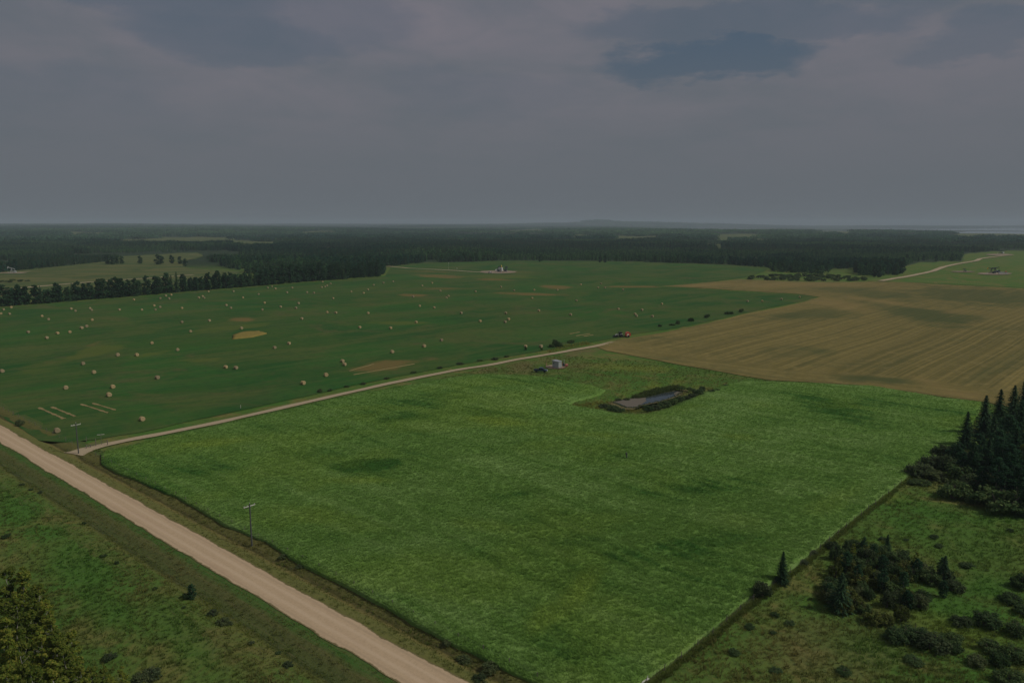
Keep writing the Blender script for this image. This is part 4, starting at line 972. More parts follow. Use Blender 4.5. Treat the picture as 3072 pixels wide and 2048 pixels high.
DEC = [(2975, 1360, 8), (2950, 1400, 7), (3020, 1400, 9), (3060, 1395, 9.5), (2890, 1352, 7.5), (3100, 1430, 9), (3000, 1285, 10.5), (3075, 1330, 11), (2845, 1345, 5), (2865, 1330, 6), (2935, 1355, 8), (3035, 1330, 11)]
for i, (px, py, hh) in enumerate(DEC):
    x, y = G(px, py, hh * .97); plant('aspen' if i == 7 else 'decidn', 'leafy_tree', ['leafy tree in front of the spruces, above the round bushes', 'small leafy tree left in front of the spruces', 'leafy tree below the middle spruces', 'leafy tree below the right spruces', 'small leafy tree at the left corner of the stand', 'leafy tree cut by the right edge below the spruces', 'tall leafy tree between the spruces', 'golden leafed tree at the right edge of the stand', 'leftmost small leafy tree of the dark stand', 'small leafy tree just left of the jagged spruce', 'leafy tree under the second spruce', 'tall leafy tree right of the stand middle'][i], 'tree', x, y, hh / (11.5 if i == 7 else 9))
BUSH = [(2862, 1492, 4.1, 4.1, 0), (3005, 1528, 6.2, 5.2, 0), (2760, 1424, 4.1, 3.5, 1), (2800, 1400, 3.8, 3.7, 1), (2845, 1410, 4.3, 4.1, 1), (2830, 1370, 3.4, 3.7, 1), (2890, 1440, 5.0, 4.7, 0), (2930, 1470, 4.6, 4.2, 1), (2960, 1440, 5.0, 4.7, 1), (3010, 1470, 5.0, 4.7, 1), (3060, 1490, 5.3, 4.7, 1), (3065, 1530, 4.1, 3.5, 1), (2810, 1440, 3.0, 2.6, 1), (2925, 1505, 2.8, 2.5, 0), (2745, 1450, 1.9, 1.2, 0), (2770, 1452, 1.9, 1.2, 0), (2990, 1410, 5.0, 5.0, 1), (3050, 1440, 5.0, 5.0, 1), (2870, 1390, 3.8, 4.1, 1),
        (2286, 1788, 1.8, 3.0, 1), (2960, 1872, 2.6, 2.1, 0), (2887, 1872, 1.9, 1.3, 1), (3046, 1900, 2.0, 2.2, 0), (3030, 1803, 1.9, 1.5, 0), (2790, 1940, 2.8, 2.3, 1), (2740, 1915, 2.4, 2.2, 0), (2690, 1918, 2.4, 2.0, 0), (2856, 1925, 1.9, 1.5, 0), (2868, 1950, 1.4, 1.2, 0), (2972, 1950, 1.9, 1.7, 0), (2997, 1990, 1.7, 1.8, 0), (2931, 1990, 1.7, 1.4, 1), (3046, 1975, 2.1, 2.1, 0), (2741, 1984, 1.6, .8, 0), (2203, 1958, 1.0, .7, 0), (3030, 2045, 2.2, 1.9, 0), (3065, 1760, 2.0, 2.6, 0), (3070, 1840, 1.6, 1.7, 0),
        (2497, 1642, 1.5, 1.5, 1), (2567, 1640, 1.4, 1.7, 0), (2621, 1642, .9, 1.1, 0), (2803, 1612, 1.0, .7, 0), (2819, 1638, 1.0, .6, 0), (3030, 1592, .8, .6, 0), (2902, 1698, 1.4, .8, 0), (2720, 1620, .6, .4, 0), (2650, 1618, 1.0, .6, 0), (2325, 1845, .9, .5, 0), (2250, 1880, 1.0, .5, 0), (2370, 1870, .9, .6, 0), (2320, 1898, .6, .4, 0), (2530, 2015, 1.4, .6, 0), (2330, 2012, 1.0, .4, 0), (2410, 1690, 1.2, .8, 1), (2440, 1660, 1.1, .8, 1)]
rk = ranks([(a, b) for a, b, *_ in BUSH], [('lone narrow spruce at the crop edge', 2345, 1690), ('lower right corner of the picture', 3072, 2048), ('jagged spruce that leans over the crop', 2905, 1260), ('corner where crop and dark stand meet', 2724, 1424), ('right edge of the picture below the spruces', 3072, 1500), ('dense mixed thicket', 2640, 1760), ('bottom edge of the picture right of centre', 2400, 2048), ('bright green hollow at right', 2900, 1780)])
for (px, py, r_, h_, gr), q_ in zip(BUSH, rk):
    x, y = G(px, py); plant('bush2' if gr else 'bush', 'round_shrub', ('grey-green' if gr else 'dark green') + ' rounded shrub %s to the %s' % q_, 'shrub', x, y, h_, 'rounded shrubs on the right meadow', None, r_)
x, y = G(2345, 1748); plant('spruce', 'spruce_tree', 'lone narrow dark spruce at the crop edge', 'tree', x, y, .50, None, None, .44)
x, y = G(2520, 1830); plant('spruce', 'spruce_tree', 'wide dark spruce at the left of the mixed thicket', 'tree', x, y, .55, None, None, .62)
x, y = G(2660, 1660); plant('spruce', 'spruce_tree', 'thin young spruce above the mixed thicket', 'tree', x, y, .33, None, None, .33)
x, y = G(2830, 1745); plant('spruce', 'spruce_tree', 'dark spruce at the right end of the mixed thicket', 'tree', x, y, .42, None, None, .45)
TH = [(2470, 1680), (2560, 1650), (2700, 1680), (2870, 1735), (2870, 1765), (2720, 1850), (2660, 1890), (2560, 1860), (2480, 1810)]
region_plants(TH, 62, lambda x, y: plant(random.choice(['bush', 'bush', 'bush2', 'bush3']), 'thicket_shrub', 'leafy shrub in the %s of the mixed thicket on the right meadow' % (('far ' if P(x, y, 0)[1] < 1760 else 'near ') + ('left' if P(x, y, 0)[0] < 2580 else 'middle' if P(x, y, 0)[0] < 2720 else 'right')), 'shrub', x, y, random.uniform(1.5, 3.2), 'shrubs of the mixed thicket', None, random.uniform(1.2, 2.1)), 1.3)
region_plants(TH, 12, lambda x, y: plant('decidn', 'sapling_tree', 'young leafy tree rising from the mixed thicket on the right meadow', 'tree', x, y, random.uniform(.34, .55), 'young trees of the mixed thicket'), 3)
region_plants(TH, 3, lambda x, y: plant('aspen', 'sapling_tree', 'yellowish young tree rising from the mixed thicket', 'tree', x, y, random.uniform(.28, .4), 'yellowish trees of the mixed thicket'), 4)
# shrubs along track, pond, field borders and road
SH = [(59, 1275, 1.6, 2.0, 1), (960, 1176, 1.1, 1.5, 1), (990, 1172, 1.2, .7, 0), (1668, 1040, 2.4, 4.4, 0), (1680, 1040, 2.0, 2.6, 0), (1655, 1042, 1.6, 2.2, 0), (1714, 1028, 2.4, 1.8, 0), (1485, 1078, 2.0, 1.1, 1), (1440, 1082, 1.6, .8, 0), (1520, 1070, 1.6, .9, 0), (1577, 1050, .7, 2.2, 0), (1625, 1050, .7, 1.6, 0), (1380, 1092, 2.0, 1.0, 1), (1320, 1104, 1.5, .9, 1), (1240, 1118, 1.6, .9, 0), (1160, 1136, 1.4, .8, 1), (1090, 1152, 1.3, .9, 1), (1040, 1160, 1.2, .7, 0),
      (1980, 980, 1.4, 1.9, 0), (2017, 976, 2.2, 1.4, 0), (2033, 972, 1.7, 3.0, 0), (2073, 964, 2.2, 2.8, 0), (2121, 953, 2.2, 3.0, 0), (2181, 943, 2.0, 2.4, 0), (2193, 942, 1.8, 2.2, 0), (2224, 936, 2.0, 3.0, 0)]
rk = ranks([(a, b) for a, b, *_ in SH], [('road corner at the left edge', 59, 1260), ('red and black tractor rig', 1862, 1003), ('pump shed', 1670, 1090), ('tip of the hay meadow at right', 2440, 892), ('large brown patch in the hay meadow', 1150, 1096), ('farm track bend', 1400, 1105), ('middle of the tractor-side field border', 2080, 958)])
for (px, py, r_, h_, gr), q_ in zip(SH, rk):
    x, y = G(px, py); plant('bush2' if gr else 'bush', 'border_shrub', 'border shrub %s to the %s' % q_, 'shrub', x, y, h_, 'shrubs along the hay meadow border', None, r_)
PS = [(1812, 1222, 2.2, 1.5, 1), (1840, 1230, 2.4, 1.9, 0), (1862, 1234, 2.0, 1.3, 0), (1943, 1232, 2.2, 2.2, 0), (1966, 1229, 2.2, 2.1, 1), (1994, 1221, 2.6, 2.7, 0), (2018, 1213, 2.2, 2.5, 0), (2040, 1206, 2.2, 2.5, 0), (2062, 1200, 2.0, 1.9, 1), (2080, 1192, 2.2, 2.0, 1), (2092, 1186, 2.6, 3.2, 0), (2106, 1172, 1.6, 2.2, 0), (2135, 1178, 1.8, 1.6, 0), (2152, 1174, 1.4, 1.2, 1), (2178, 1160, 1.8, 1.1, 0), (1880, 1200, 1.4, 1.0, 1), (2045, 1168, 1.6, 1.2, 0), (2070, 1170, 1.6, 1.2, 0), (1855, 1200, 1.4, .9, 1)]
rk = ranks([(a, b) for a, b, *_ in PS], [('near left end of the pond', 1840, 1225), ('near middle bank of the pond', 1960, 1230), ('far right end of the pond', 2055, 1168), ('crop corner right of the pond', 2200, 1150)])
for (px, py, r_, h_, gr), q_ in zip(PS, rk):
    x, y = G(px, py); plant('bush2' if gr else 'bush', 'pond_shrub', 'dense willow shrub on the bank, %s to the %s' % q_, 'shrub', x, y, h_, 'willow shrubs around the pond', None, r_)
MS = [(562, 1795, .9, 1.4, 0), (640, 1842, 1.0, .9, 1), (672, 1868, 1.2, .9, 1), (690, 1872, .6, .6, 1), (552, 1822, .4, .4, 0), (865, 1995, .9, .7, 1), (835, 1960, .5, .5, 0), (755, 1930, .6, .5, 1), (465, 1765, .6, .35, 0), (310, 1668, .8, .4, 0), (252, 1572, .5, .7, 0), (120, 1480, .6, .8, 1), (92, 1470, .6, .6, 0), (65, 1455, .8, .6, 1), (20, 1610, 1.0, .7, 0), (350, 1690, .5, .7, 0), (1390, 1985, 1.3, 1.2, 1), (1470, 2010, 1.5, 1.4, 1), (1345, 1930, 1.0, .8, 1), (850, 1672, 1.0, .7, 1), (900, 1700, .9, .6, 1), (1440, 2040, 1.2, .9, 1)]
rk = ranks([(a, b) for a, b, *_ in MS], [('utility pole at the crop edge', 756, 1630), ('bottom of the gravel road', 1180, 2048), ('small young tree on the left meadow', 575, 1780), ('left edge of the picture above the aspens', 0, 1500), ('bottom corner of the crop field', 1480, 2010)])
for (px, py, r_, h_, gr), q_ in zip(MS, rk):
    x, y = G(px, py); plant('bush2' if gr else 'bush', 'roadside_shrub', 'small roadside bush %s to the %s' % q_, 'shrub', x, y, h_, 'small bushes beside the gravel road', None, r_)
x, y = G(577, 1796); plant('decidn', 'sapling_tree', 'small young leafy tree on the meadow left of the road', 'tree', x, y, .33)

# ------------------------------------------------------------------ hay bales
def bale_mat(name, c):
    m = plain(name, c, 1, 0, .35, 4, .05); t = NT(m.node_tree); b = m.node_tree.nodes['Principled BSDF']
    src = b.inputs['Base Color'].links[0].from_socket; rnd = t.n('ShaderNodeObjectInfo').outputs['Random']
    t.put(b.inputs['Base Color'], t.mix(1.0, src, t.ramp(rnd, [(0, (.72, .74, .78)), (.6, (1.0, 1.0, 1.0)), (1, (1.18, 1.1, .95))]), 'MULTIPLY')); return m
M_bale = bale_mat("hay", (.33, .26, .145)); M_baleend = bale_mat("hay_end", (.37, .30, .175))
def bale_mesh(i):
    m = MB(); rr = .86; L = .76
    prof = [(.30, -L), (.62, -L - .02), (.80, -L + .03), (rr, -L + .10), (rr * 1.02, -.3), (rr * 1.03, .15), (rr * 1.01, .45), (rr, L - .10), (.80, L - .03), (.62, L + .02), (.30, L)]
    m.lathe(prof, 22, 0, 'x', (0, 0, .80))
    V = []
    for (x, y, z) in m.v:
        k = 1 + (float(fbm(x * 3 + i * 7, y * 3 + z * 3, 1, 2, i)) - .5) * .10
        y2, z2 = y * k * 1.03, .80 + (z - .80) * k
        if z2 < .10: z2 = .10 - (.10 - z2) * .25
        V.append((x * (1 + (k - 1) * .5), y2, z2 - .06))
    m.v = V
    m.m = [1 if max(abs(m.v[j][0]) for j in f) > .72 and min(abs(m.v[j][0]) for j in f) > .6 else 0 for f in m.f]
    return m.mesh('hay_bale', [M_bale, M_baleend])
BM = [bale_mesh(i) for i in range(5)]
K = 1024 / 2352
BL = [(a * K, 900 + b * K) for a, b in [(25, 65), (78, 50), (8, 90), (66, 92), (290, 107), (336, 130), (491, 60), (521, 71), (620, 56), (633, 68), (823, 66), (978, 67), (1063, 38), (1072, 66), (1104, 48), (1254, 55), (1560, 35), (1591, 54), (1824, 19), (1808, 66), (1934, 46), (2057, 22), (2040, 54), (2255, 80), (2315, 84), (2080, 125), (636, 134), (598, 178), (563, 190), (482, 218), (397, 226), (323, 258), (195, 218), (1254, 149), (1443, 139), (1314, 213), (1665, 192), (1048, 294), (1225, 341), (944, 377), (813, 377), (573, 437), (648, 497), (15, 490), (1085, 535), (1556, 461), (1626, 467), (1893, 326), (1992, 297), (2247, 517), (2089, 573), (455, 605), (778, 598), (752, 655), (980, 823), (395, 903)]]
BL += [(a * K, 640 + b * K) for a, b in [(923, 594), (1105, 585), (1143, 567), (1180, 560), (1165, 586), (1370, 580), (1396, 570), (1407, 582), (1437, 537), (1609, 536), (1675, 579), (1782, 556), (1845, 511), (1874, 502), (1898, 517), (2014, 511), (1978, 544), (2116, 543), (2164, 546), (2217, 507), (2240, 503), (2254, 496), (2278, 482), (2223, 470), (2296, 584)]]
BL += [(1024 + a * K, 640 + b * K) for a, b in [(222, 492), (290, 477), (357, 467), (184, 524), (154, 547), (69, 538), (558, 496), (626, 478), (925, 537), (738, 569), (725, 581), (495, 573), (682, 533), (1100, 505), (1191, 531), (1329, 527), (1650, 488), (1790, 482), (1769, 510), (1816, 510), (1941, 525), (1489, 527), (1315, 583), (1620, 600), (540, 638), (640, 649), (185, 684), (826, 683), (1134, 684), (1361, 667), (1580, 695), (1909, 658), (2072, 665), (2024, 690), (2034, 703), (2144, 705), (2209, 623)]]
BL += [(1024 + a * K, 900 + b * K) for a, b in [(516, 149), (957, 142), (1129, 148), (1153, 129), (127, 185), (340, 190), (690, 274), (571, 316), (351, 356), (22, 443), (8, 420), (1270, 318), (1376, 318)]]
BL += [(2048 + a * K, 640 + b * K) for a, b in [(447, 604), (548, 604), (681, 591), (806, 576)]]
MARKS = [('utility pole by the track entrance', 236, 1300), ('blue pickup truck', 1612, 1108), ('tractor with the red baler', 1862, 1003), ('pump shed', 1672, 1092), ('orange dry patch left of centre', 725, 957), ('golden uncut patch', 750, 1005), ('golden oval patch before the central pumpjacks', 1240, 884), ('large brown patch by the track', 1150, 1097), ('short ochre streak right of centre', 1660, 862), ('long ochre streak right of centre', 1600, 881), ('central pumpjack site', 1505, 812), ('lone shrub at the road corner', 59, 1260), ('four straw strips', 230, 1235), ('left end of the tree row', 0, 930), ('tall shrub beside the track', 1668, 1025), ('right tip of the hay meadow', 2440, 892), ('corner of the tree row', 1150, 830), ('shrub row on the stubble border', 2060, 965), ('brown smear at the left of the meadow', 290, 1030), ('tan tip of the stubble strip', 1990, 858), ('left picture edge at mid meadow', 0, 1110), ('yellowish smear in the meadow middle', 1180, 968), ('brown streaks left of the central pumpjacks', 1320, 830)]
rk = ranks(BL, MARKS + MARKS2)
for i, ((px, py), q_) in enumerate(zip(BL, rk)):
    x, y = G(px, py + 4 - (py < 930) * 1.5)
    lab = 'round hay bale %s to the %s' % q_
    o = obj('hay_bale', BM[i % 5], None, (x, y, float(H(x, y)) + .04), R(-38) + random.uniform(-.35, .35), random.uniform(.86, .97))
    tag(o, lab, 'hay bale', 'round bales on the hay meadow')

# ------------------------------------------------------------------ poles, fences, posts
def pole(px, py, hgt, label):
    x, y = G(px, py); o = thing('utility_pole', label, 'utility pole', (x, y, float(H(x, y))), math.atan2(RNRM[1], RNRM[0]), 'utility poles along the gravel road')
    MB().tube([(0, 0, -.4), (0, .03, hgt * .5), (.05, .05, hgt)], [.17, .145, .11], 10).build('post', M_polew, o)
    a = MB().box((.05, .19, hgt - .55), (2.5, .12, .15)).build('crossarm', M_palew, o)
    for s_ in (-1, 1):
        MB().tube([(s_ * .62, .14, -.02), (0, .0, -.62)], .025, 4).build('brace', M_wire, a, (.05, .05, hgt - .55))
    for dx in (-1.15, -.45, 1.15):
        MB().lathe([(.02, 0), (.05, .02), (.075, .09), (.05, .13), (.07, .18), (.03, .24)], 8).build('insulator', M_palew, a, (dx + .05, .19, hgt - .475))
    MB().lathe([(.02, 0), (.06, .05), (.06, .16), (.03, .24)], 8).build('insulator', M_palew, o, (.05, .05, hgt))
pole(756, 1636, 8.9, 'dark wooden utility pole with pale crossarm at the crop edge')
pole(236, 1361, 8.9, 'dark wooden utility pole with pale crossarm beside the track entrance')
def fence(pts, gap, hh, label, r_=.06, skip=0.0):
    pts = np.array(pts); L = np.r_[0, np.cumsum(np.hypot(*np.diff(pts, axis=0).T))]
    x0, y0 = pts[0]; o = thing('wire_fence', label, 'fence', (x0, y0, float(H(x0, y0))))
    pm = [MB().tube([(0, 0, -.3), (random.uniform(-.08, .08), random.uniform(-.08, .08), hh)], [r_ * 1.1, r_ * .9], 6).mesh('post', [M_wood]) for k in range(4)]
    tops = []
    for d in np.arange(0, L[-1], gap):
        x, y = np.interp(d, L, pts[:, 0]), np.interp(d, L, pts[:, 1]); z = float(H(x, y))
        obj('post', random.choice(pm), o, (x - x0, y - y0, z - float(H(x0, y0))), random.random() * 6); tops.append((x - x0, y - y0, z - float(H(x0, y0))))
    for hz in (.45, .8, 1.1):
        MB().tube([(a, b, c_ + hz * hh / 1.25) for a, b, c_ in tops], .006, 3, 0, False).build('wire', M_wire, o)
fence([tuple(RT * t_ + RNRM * (RC + 10.6)) for t_ in np.arange(TJ + 8, T1 - 20, 4)], 5.2, 1.25, 'weathered wire fence between the gravel road and the crop')
fence([tuple(RT * t_ + RNRM * (RC + 10.6)) for t_ in np.arange(TJ - 160, TJ - 7, 4)], 5.2, 1.25, 'weathered wire fence between the gravel road and the hay meadow')
fence([G(*p) for p in [(2720, 1436), (2590, 1540), (2480, 1632), (2350, 1736), (2230, 1824), (2110, 1924), (1990, 2016), (1920, 2068)]], 4.6, 1.2, 'old wire fence along the right edge of the crop')
# gate at the track
x, y = G(288, 1338); o = thing('track_gate', 'low wooden gate of posts and rails beside the track entrance', 'gate', (x, y, float(H(x, y))))
g = [G(*p) for p in [(259, 1345), (272, 1342), (288, 1338), (323, 1335)]]
hts = [1.1, 1.0, 2.3, 1.6]
for (a, b), hh in zip(g, hts): MB().tube([(0, 0, -.3), (.02, .02, hh)], .11, 8).build('post', M_wood, o, (a - x, b - y, float(H(a, b)) - float(H(x, y))))
for i in range(3):
    (a, b), (c_, d) = g[i], g[i + 1]; z1, z2 = (float(H(a, b)), float(H(c_, d)))
    for hz in (.45, .9): MB().tube([(a - x, b - y, z1 - float(H(x, y)) + hz), (c_ - x, d - y, z2 - float(H(x, y)) + hz + (.5 if i == 2 else 0))], .05, 6).build('rail', M_wood, o)
x, y = G(305, 1334); o = thing('sign_post', 'slim post with a pale crossbar behind the track gate', 'post', (x, y, float(H(x, y))), .35)
MB().tube([(0, 0, -.3), (0, 0, 3.2)], [.07, .05], 7).build('post', M_wood, o); MB().box((0, .06, 3.1), (1.9, .07, .13)).build('crossbar', M_palew, o)
for px, py, hh, nm, lab, mt in [(259, 1322, 1.3, 'fence_post', 'single dark post on the hay meadow side of the track', M_wood), (722, 1224, 1.2, 'fence_post', 'lone pale stake at the hay meadow edge along the track', M_palew), (1346, 808, 9.0, 'marker_post', 'tall pale marker post left of the central pumpjacks', M_palew), (1371, 808, 2.0, 'marker_post', 'short white marker post left of the central pumpjacks', M_palew)]:
    x, y = G(px, py); m = MB().tube([(0, 0, -.3), (.03, 0, hh)], [.09, .07], 7)
    if nm == 'marker_post': m.box((.03, 0, hh - .3), (.9, .25, 1.1), 0, (.8, 1))
    tag(m.build(nm, mt, None, (x, y, float(H(x, y)))), lab, 'post')
# dark stake out in the crop
x, y = G(1881, 1380); o = thing('field_marker', 'dark leaning stake standing alone in the crop', 'stake', (x, y, float(H(x, y))))
MB().tube([(0, 0, -.2), (-.10, 0, 1.2), (-.22, 0, 2.1), (-.25, 0, 2.25)], [.15, .18, .22, .10], 8).build('post', M_polew, o); MB().box((-.25, -.02, 1.9), (.42, .12, .55), 0, (.8, 1)).build('plate', M_polew, o)
x, y = G(1936, 2046); o = thing('fallen_log', 'pale broken log at the bottom end of the crop', 'log', (x, y, float(H(x, y))), R(35))
MB().tube([(-1.2, 0, .2), (0, .05, .28), (.7, 0, .34)], [.16, .14, .12], 8).build('trunk', M_palew, o); MB().tube([(.3, 0, .3), (.75, .25, .7)], [.06, .03], 6).build('branch', M_palew, o)

# ------------------------------------------------------------------ vehicles
def paint(name, c, rough=.3, metal=.3): return plain(name, c, rough, metal, .06, 3, .5)
M_navy = paint('navy_paint', (.028, .065, .115)); M_white = paint('white_paint', (.72, .72, .70)); M_black = plain('black_plastic', (.015, .016, .018), .5); M_tyre = plain('tyre_rubber', (.02, .02, .02), .85)
M_rim = plain('rim_metal', (.45, .46, .48), .35, .8); M_red = paint('red_paint', (.50, .065, .03), .4, .0); M_silver = plain('silver_metal', (.50, .52, .54), .35, .6)
M_glass, t, b = base_mat('window_glass', .06, .6); b.inputs['Base Color'].default_value = (.012, .016, .020, 1)
M_lamp = plain('lamp_glass', (.75, .76, .74), .15); M_cream = plain('cream_panel', (.75, .66, .52), .5); M_yel = paint('yellow_paint', (.55, .38, .03), .5, 0)
def wheel(parent, loc, r_, w, rim=.58):
    wh = MB().lathe([(r_ * rim, -w / 2), (r_ * .93, -w / 2), (r_, -w * .3), (r_, w * .3), (r_ * .93, w / 2), (r_ * rim, w / 2)], 22, 0, 'y').build('wheel', M_tyre, parent, loc)
    MB().lathe([(.06, -w * .42), (r_ * .3, -w * .44), (r_ * rim * .98, -w * .50), (r_ * rim * .98, w * .50), (r_ * .3, w * .44), (.06, w * .42)], 16, 0, 'y').build('rim', M_rim, wh)
def pickup(px, py, yaw, mat, label, sc=1.0):
    x, y = G(px, py); o = thing('pickup_truck', label, 'pickup truck', (x, y, float(H(x, y)) + .12), yaw, None, sc)
    pr = [(-2.9, .62), (-2.9, 1.12), (-.75, 1.14), (1.25, 1.16), (2.55, 1.06), (2.85, .92), (2.9, .60), (2.5, .48), (-2.5, .48)]
    MB().prism(pr, -.98, .98).build('body', mat, o)
    MB().prism([(-.80, 1.13), (-.62, 1.82), (-.30, 1.90), (.62, 1.90), (.95, 1.82), (1.62, 1.15)], -.86, .86).build('cab', mat, o)
    for s_ in (-1, 1):
        MB().prism([(-.62, 1.22), (-.50, 1.74), (.02, 1.76), (.02, 1.22)], s_ * .868 - .006, s_ * .868 + .006).build('window', M_glass, o)
        MB().prism([(.12, 1.22), (.12, 1.76), (.66, 1.74), (1.18, 1.22)], s_ * .868 - .006, s_ * .868 + .006).build('window', M_glass, o)
        MB().box((1.05, s_ * 1.05, 1.28), (.16, .22, .2)).build('mirror', M_black, o)
        MB().box((2.78, s_ * .74, .86), (.22, .36, .18)).build('headlight', M_lamp, o)
        MB().box((-2.9, s_ * .86, .95), (.06, .16, .34)).build('tail_light', M_red, o)
        for wx in (1.75, -1.75): wheel(o, (wx, s_ * .86, .40), .40, .28)
    MB().add([(1.66, -.78, 1.19), (1.66, .78, 1.19), (1.02, .74, 1.80), (1.02, -.74, 1.80)], [(0, 1, 2, 3)]).build('windscreen', M_glass, o)
    b_ = MB(); b_.box((-1.85, 0, .95), (2.0, 1.66, .06)); b_.box((-1.85, .9, 1.17), (2.0, .10, .12)); b_.box((-1.85, -.9, 1.17), (2.0, .10, .12)); b_.build('cargo_bed', M_black, o)
    MB().box((-1.85, 0, 1.16), (1.9, 1.6, .03)).build('bed_cover', M_black, o)
    MB().box((2.92, 0, .60), (.16, 1.9, .24)).build('bumper', M_silver, o); MB().box((-2.97, 0, .60), (.16, 1.85, .20)).build('bumper', M_silver, o)
    MB().box((2.86, 0, .84), (.06, 1.0, .26)).build('grille', M_silver, o)
    return o
pickup(1622, 1116, R(-12), M_navy, 'dark blue crew cab pickup truck parked on grass by the shed', 1.0)
pickup(1470, 819, R(150), M_white, 'white pickup truck parked at the central pumpjack site', 1.0)
# tractor
x, y = G(1858, 1011); TA = R(188)
o = thing('farm_tractor', 'black and white farm tractor heading left across the field border', 'tractor', (x, y, float(H(x, y)) + .08), TA)
MB().prism([(.2, .9), (.2, 1.75), (1.9, 1.60), (2.35, 1.40), (2.4, .85)], -.42, .42).build('hood', M_white, o)
MB().box((.6, 0, .85), (3.4, .6, .5)).build('chassis', M_black, o)
cb = MB().prism([(-1.3, 1.1), (-1.35, 2.55), (-1.1, 2.72), (.15, 2.72), (.35, 2.5), (.28, 1.1)], -.78, .78).build('cab', M_glass, o)
MB().box((-.5, 0, 2.80), (1.75, 1.72, .16), 0, (.92, .92)).build('roof', M_black, cb)
for s_ in (-1, 1):
    for xx in (-1.28, .26): MB().box((xx, s_ * .78, 1.9), (.08, .08, 1.6)).build('pillar', M_black, cb)
    MB().prism([(-1.75, 1.35), (-1.45, 1.88), (-.6, 1.95), (-.1, 1.5), (-.2, 1.4), (-.65, 1.82), (-1.4, 1.76), (-1.65, 1.32)], s_ * .95 - .28, s_ * .95 + .28).build('fender', M_white, o)
    wheel(o, (-.85, s_ * 1.0, .92), .92, .52); wheel(o, (1.75, s_ * .92, .66), .66, .42)
MB().tube([(.9, .36, 1.6), (.9, .36, 2.7), (.98, .36, 2.8)], .06, 8).build('exhaust', M_black, o)
bk = MB().prism([(2.9, .12), (2.85, .95), (3.05, 1.0), (3.7, .2), (3.65, .12)], -1.1, 1.1).build('bucket', M_black, o)
for s_ in (-1, 1): MB().tube([(.3, s_ * .62, 1.5), (1.7, s_ * .62, 1.35), (2.9, s_ * .62, .55)], .08, 6).build('loader_arm', M_black, o)
# baler behind
bx_, by_ = x - math.cos(TA) * 4.55, y - math.sin(TA) * 4.55
o = thing('round_baler', 'red round baler with pale side panel hitched behind the tractor', 'baler', (bx_, by_, float(H(bx_, by_)) + .08), TA)
MB().prism([(-1.7, .7), (-1.85, 1.5), (-1.6, 2.3), (-.9, 2.75), (.1, 2.8), (.9, 2.3), (1.15, 1.5), (1.1, .75), (.3, .45), (-1.0, .42)], -1.15, 1.15).build('body', M_red, o)
for s_ in (-1, 1):
    sp = MB().prism([(-.75, .75), (-.75, 1.95), (.35, 1.95), (.55, .75)], s_ * 1.19 - .03, s_ * 1.19 + .03).build('side_panel', M_cream, o)
    MB().box((-.15, s_ * 1.235, 1.35), (.22, .03, .22)).build('badge', M_red, sp)
    wheel(o, (-.45, s_ * 1.38, .55), .55, .38)
MB().box((2.0, 0, .62), (1.9, .22, .2)).build('drawbar', M_black, o)
MB().box((.9, 0, .35), (.7, 1.9, .25)).build('pickup_reel', M_black, o)

# ------------------------------------------------------------------ oil leases
M_blue = plain('dark_blue_paint', (.022, .035, .055), .5); M_tank = plain('pale_tank', (.62, .64, .62), .5); M_greyp = plain('pale_grey_paint', (.42, .46, .44), .5)
def pumpjack(px, py, yaw, mat, hmat, label, sc=1.0, tilt=10, lift=.35):
    x, y = G(px, py); o = thing('pumpjack', label, 'pumpjack', (x, y, float(H(x, y)) + lift), yaw, None, sc)
    MB().box((-1.2, 0, .25), (8.6, 1.7, .5)).build('base_skid', mat, o)
    sp = MB()
    for s_ in (-1, 1):
        sp.tube([(1.7, s_ * 1.15, .5), (.1, s_ * .35, 6.0)], [.20, .15], 6); sp.tube([(-1.1, s_ * 1.0, .5), (-.1, s_ * .35, 6.0)], [.20, .15], 6)
    for zz, ww in ((2.2, .85), (4.0, .58)): sp.box((.55 - zz * .06, 0, zz), (.22, ww * 2, .2)); sp.box((.2 * (6 - zz) / 2.5, .5, zz), (1.5 * (6.4 - zz) / 4, .12, .12))
    sp.build('samson_post', mat, o)
    bm_ = MB().box((0, 0, 0), (8.6, .5, .62)).box((0, 0, .35), (8.6, .75, .10)).box((0, 0, -.35), (8.6, .75, .10)).build('walking_beam', mat, o, (0, 0, 6.3)); bm_.rotation_euler = (0, R(-tilt), 0)
    MB().prism([(4.1, .75), (4.6, 1.0), (5.1, .55), (5.3, -.3), (5.2, -1.2), (4.85, -2.0), (4.5, -1.1), (4.2, -.5)], -.36, .36).build('horsehead', hmat, bm_)
    for s_ in (-1, 1):
        MB().box((-3.3, s_ * 1.05, 2.0), (2.5, .32, .7), 0, (1, 1), (0, 0), Matrix.Rotation(R(24), 3, 'Y')).build('crank', mat, o)
        MB().prism([(-5.1, .95), (-5.3, 1.9), (-4.8, 2.7), (-4.0, 2.75), (-3.6, 1.9), (-3.9, 1.0)], s_ * 1.33 - .22, s_ * 1.33 + .22).build('counterweight', mat, o)
        MB().tube([(-4.4, s_ * .95, 2.3), (-3.9, s_ * .45, 5.6)], .11, 6).build('pitman_arm', mat, o)
    MB().box((-2.9, 0, 1.5), (1.7, 1.3, 2.0), 0, (.8, .9)).build('gearbox', mat, o)
    MB().box((-5.3, 0, .95), (1.2, 1.1, .9)).build('motor', M_greyp, o)
    wl = MB().tube([(4.95, 0, -.2), (4.95, 0, 1.5)], .22, 8).box((4.95, 0, 1.0), (1.1, .3, .3)).build('wellhead', M_greyp, o)
    MB().tube([(4.95, 0, 1.5), (4.95, 0, 4.6)], .045, 5).build('polished_rod', M_silver, wl)
    return o
pumpjack(1499, 816, R(-62), M_blue, M_yel, 'dark blue pumpjack with yellow head, left of the central pair', 1.08, 12)
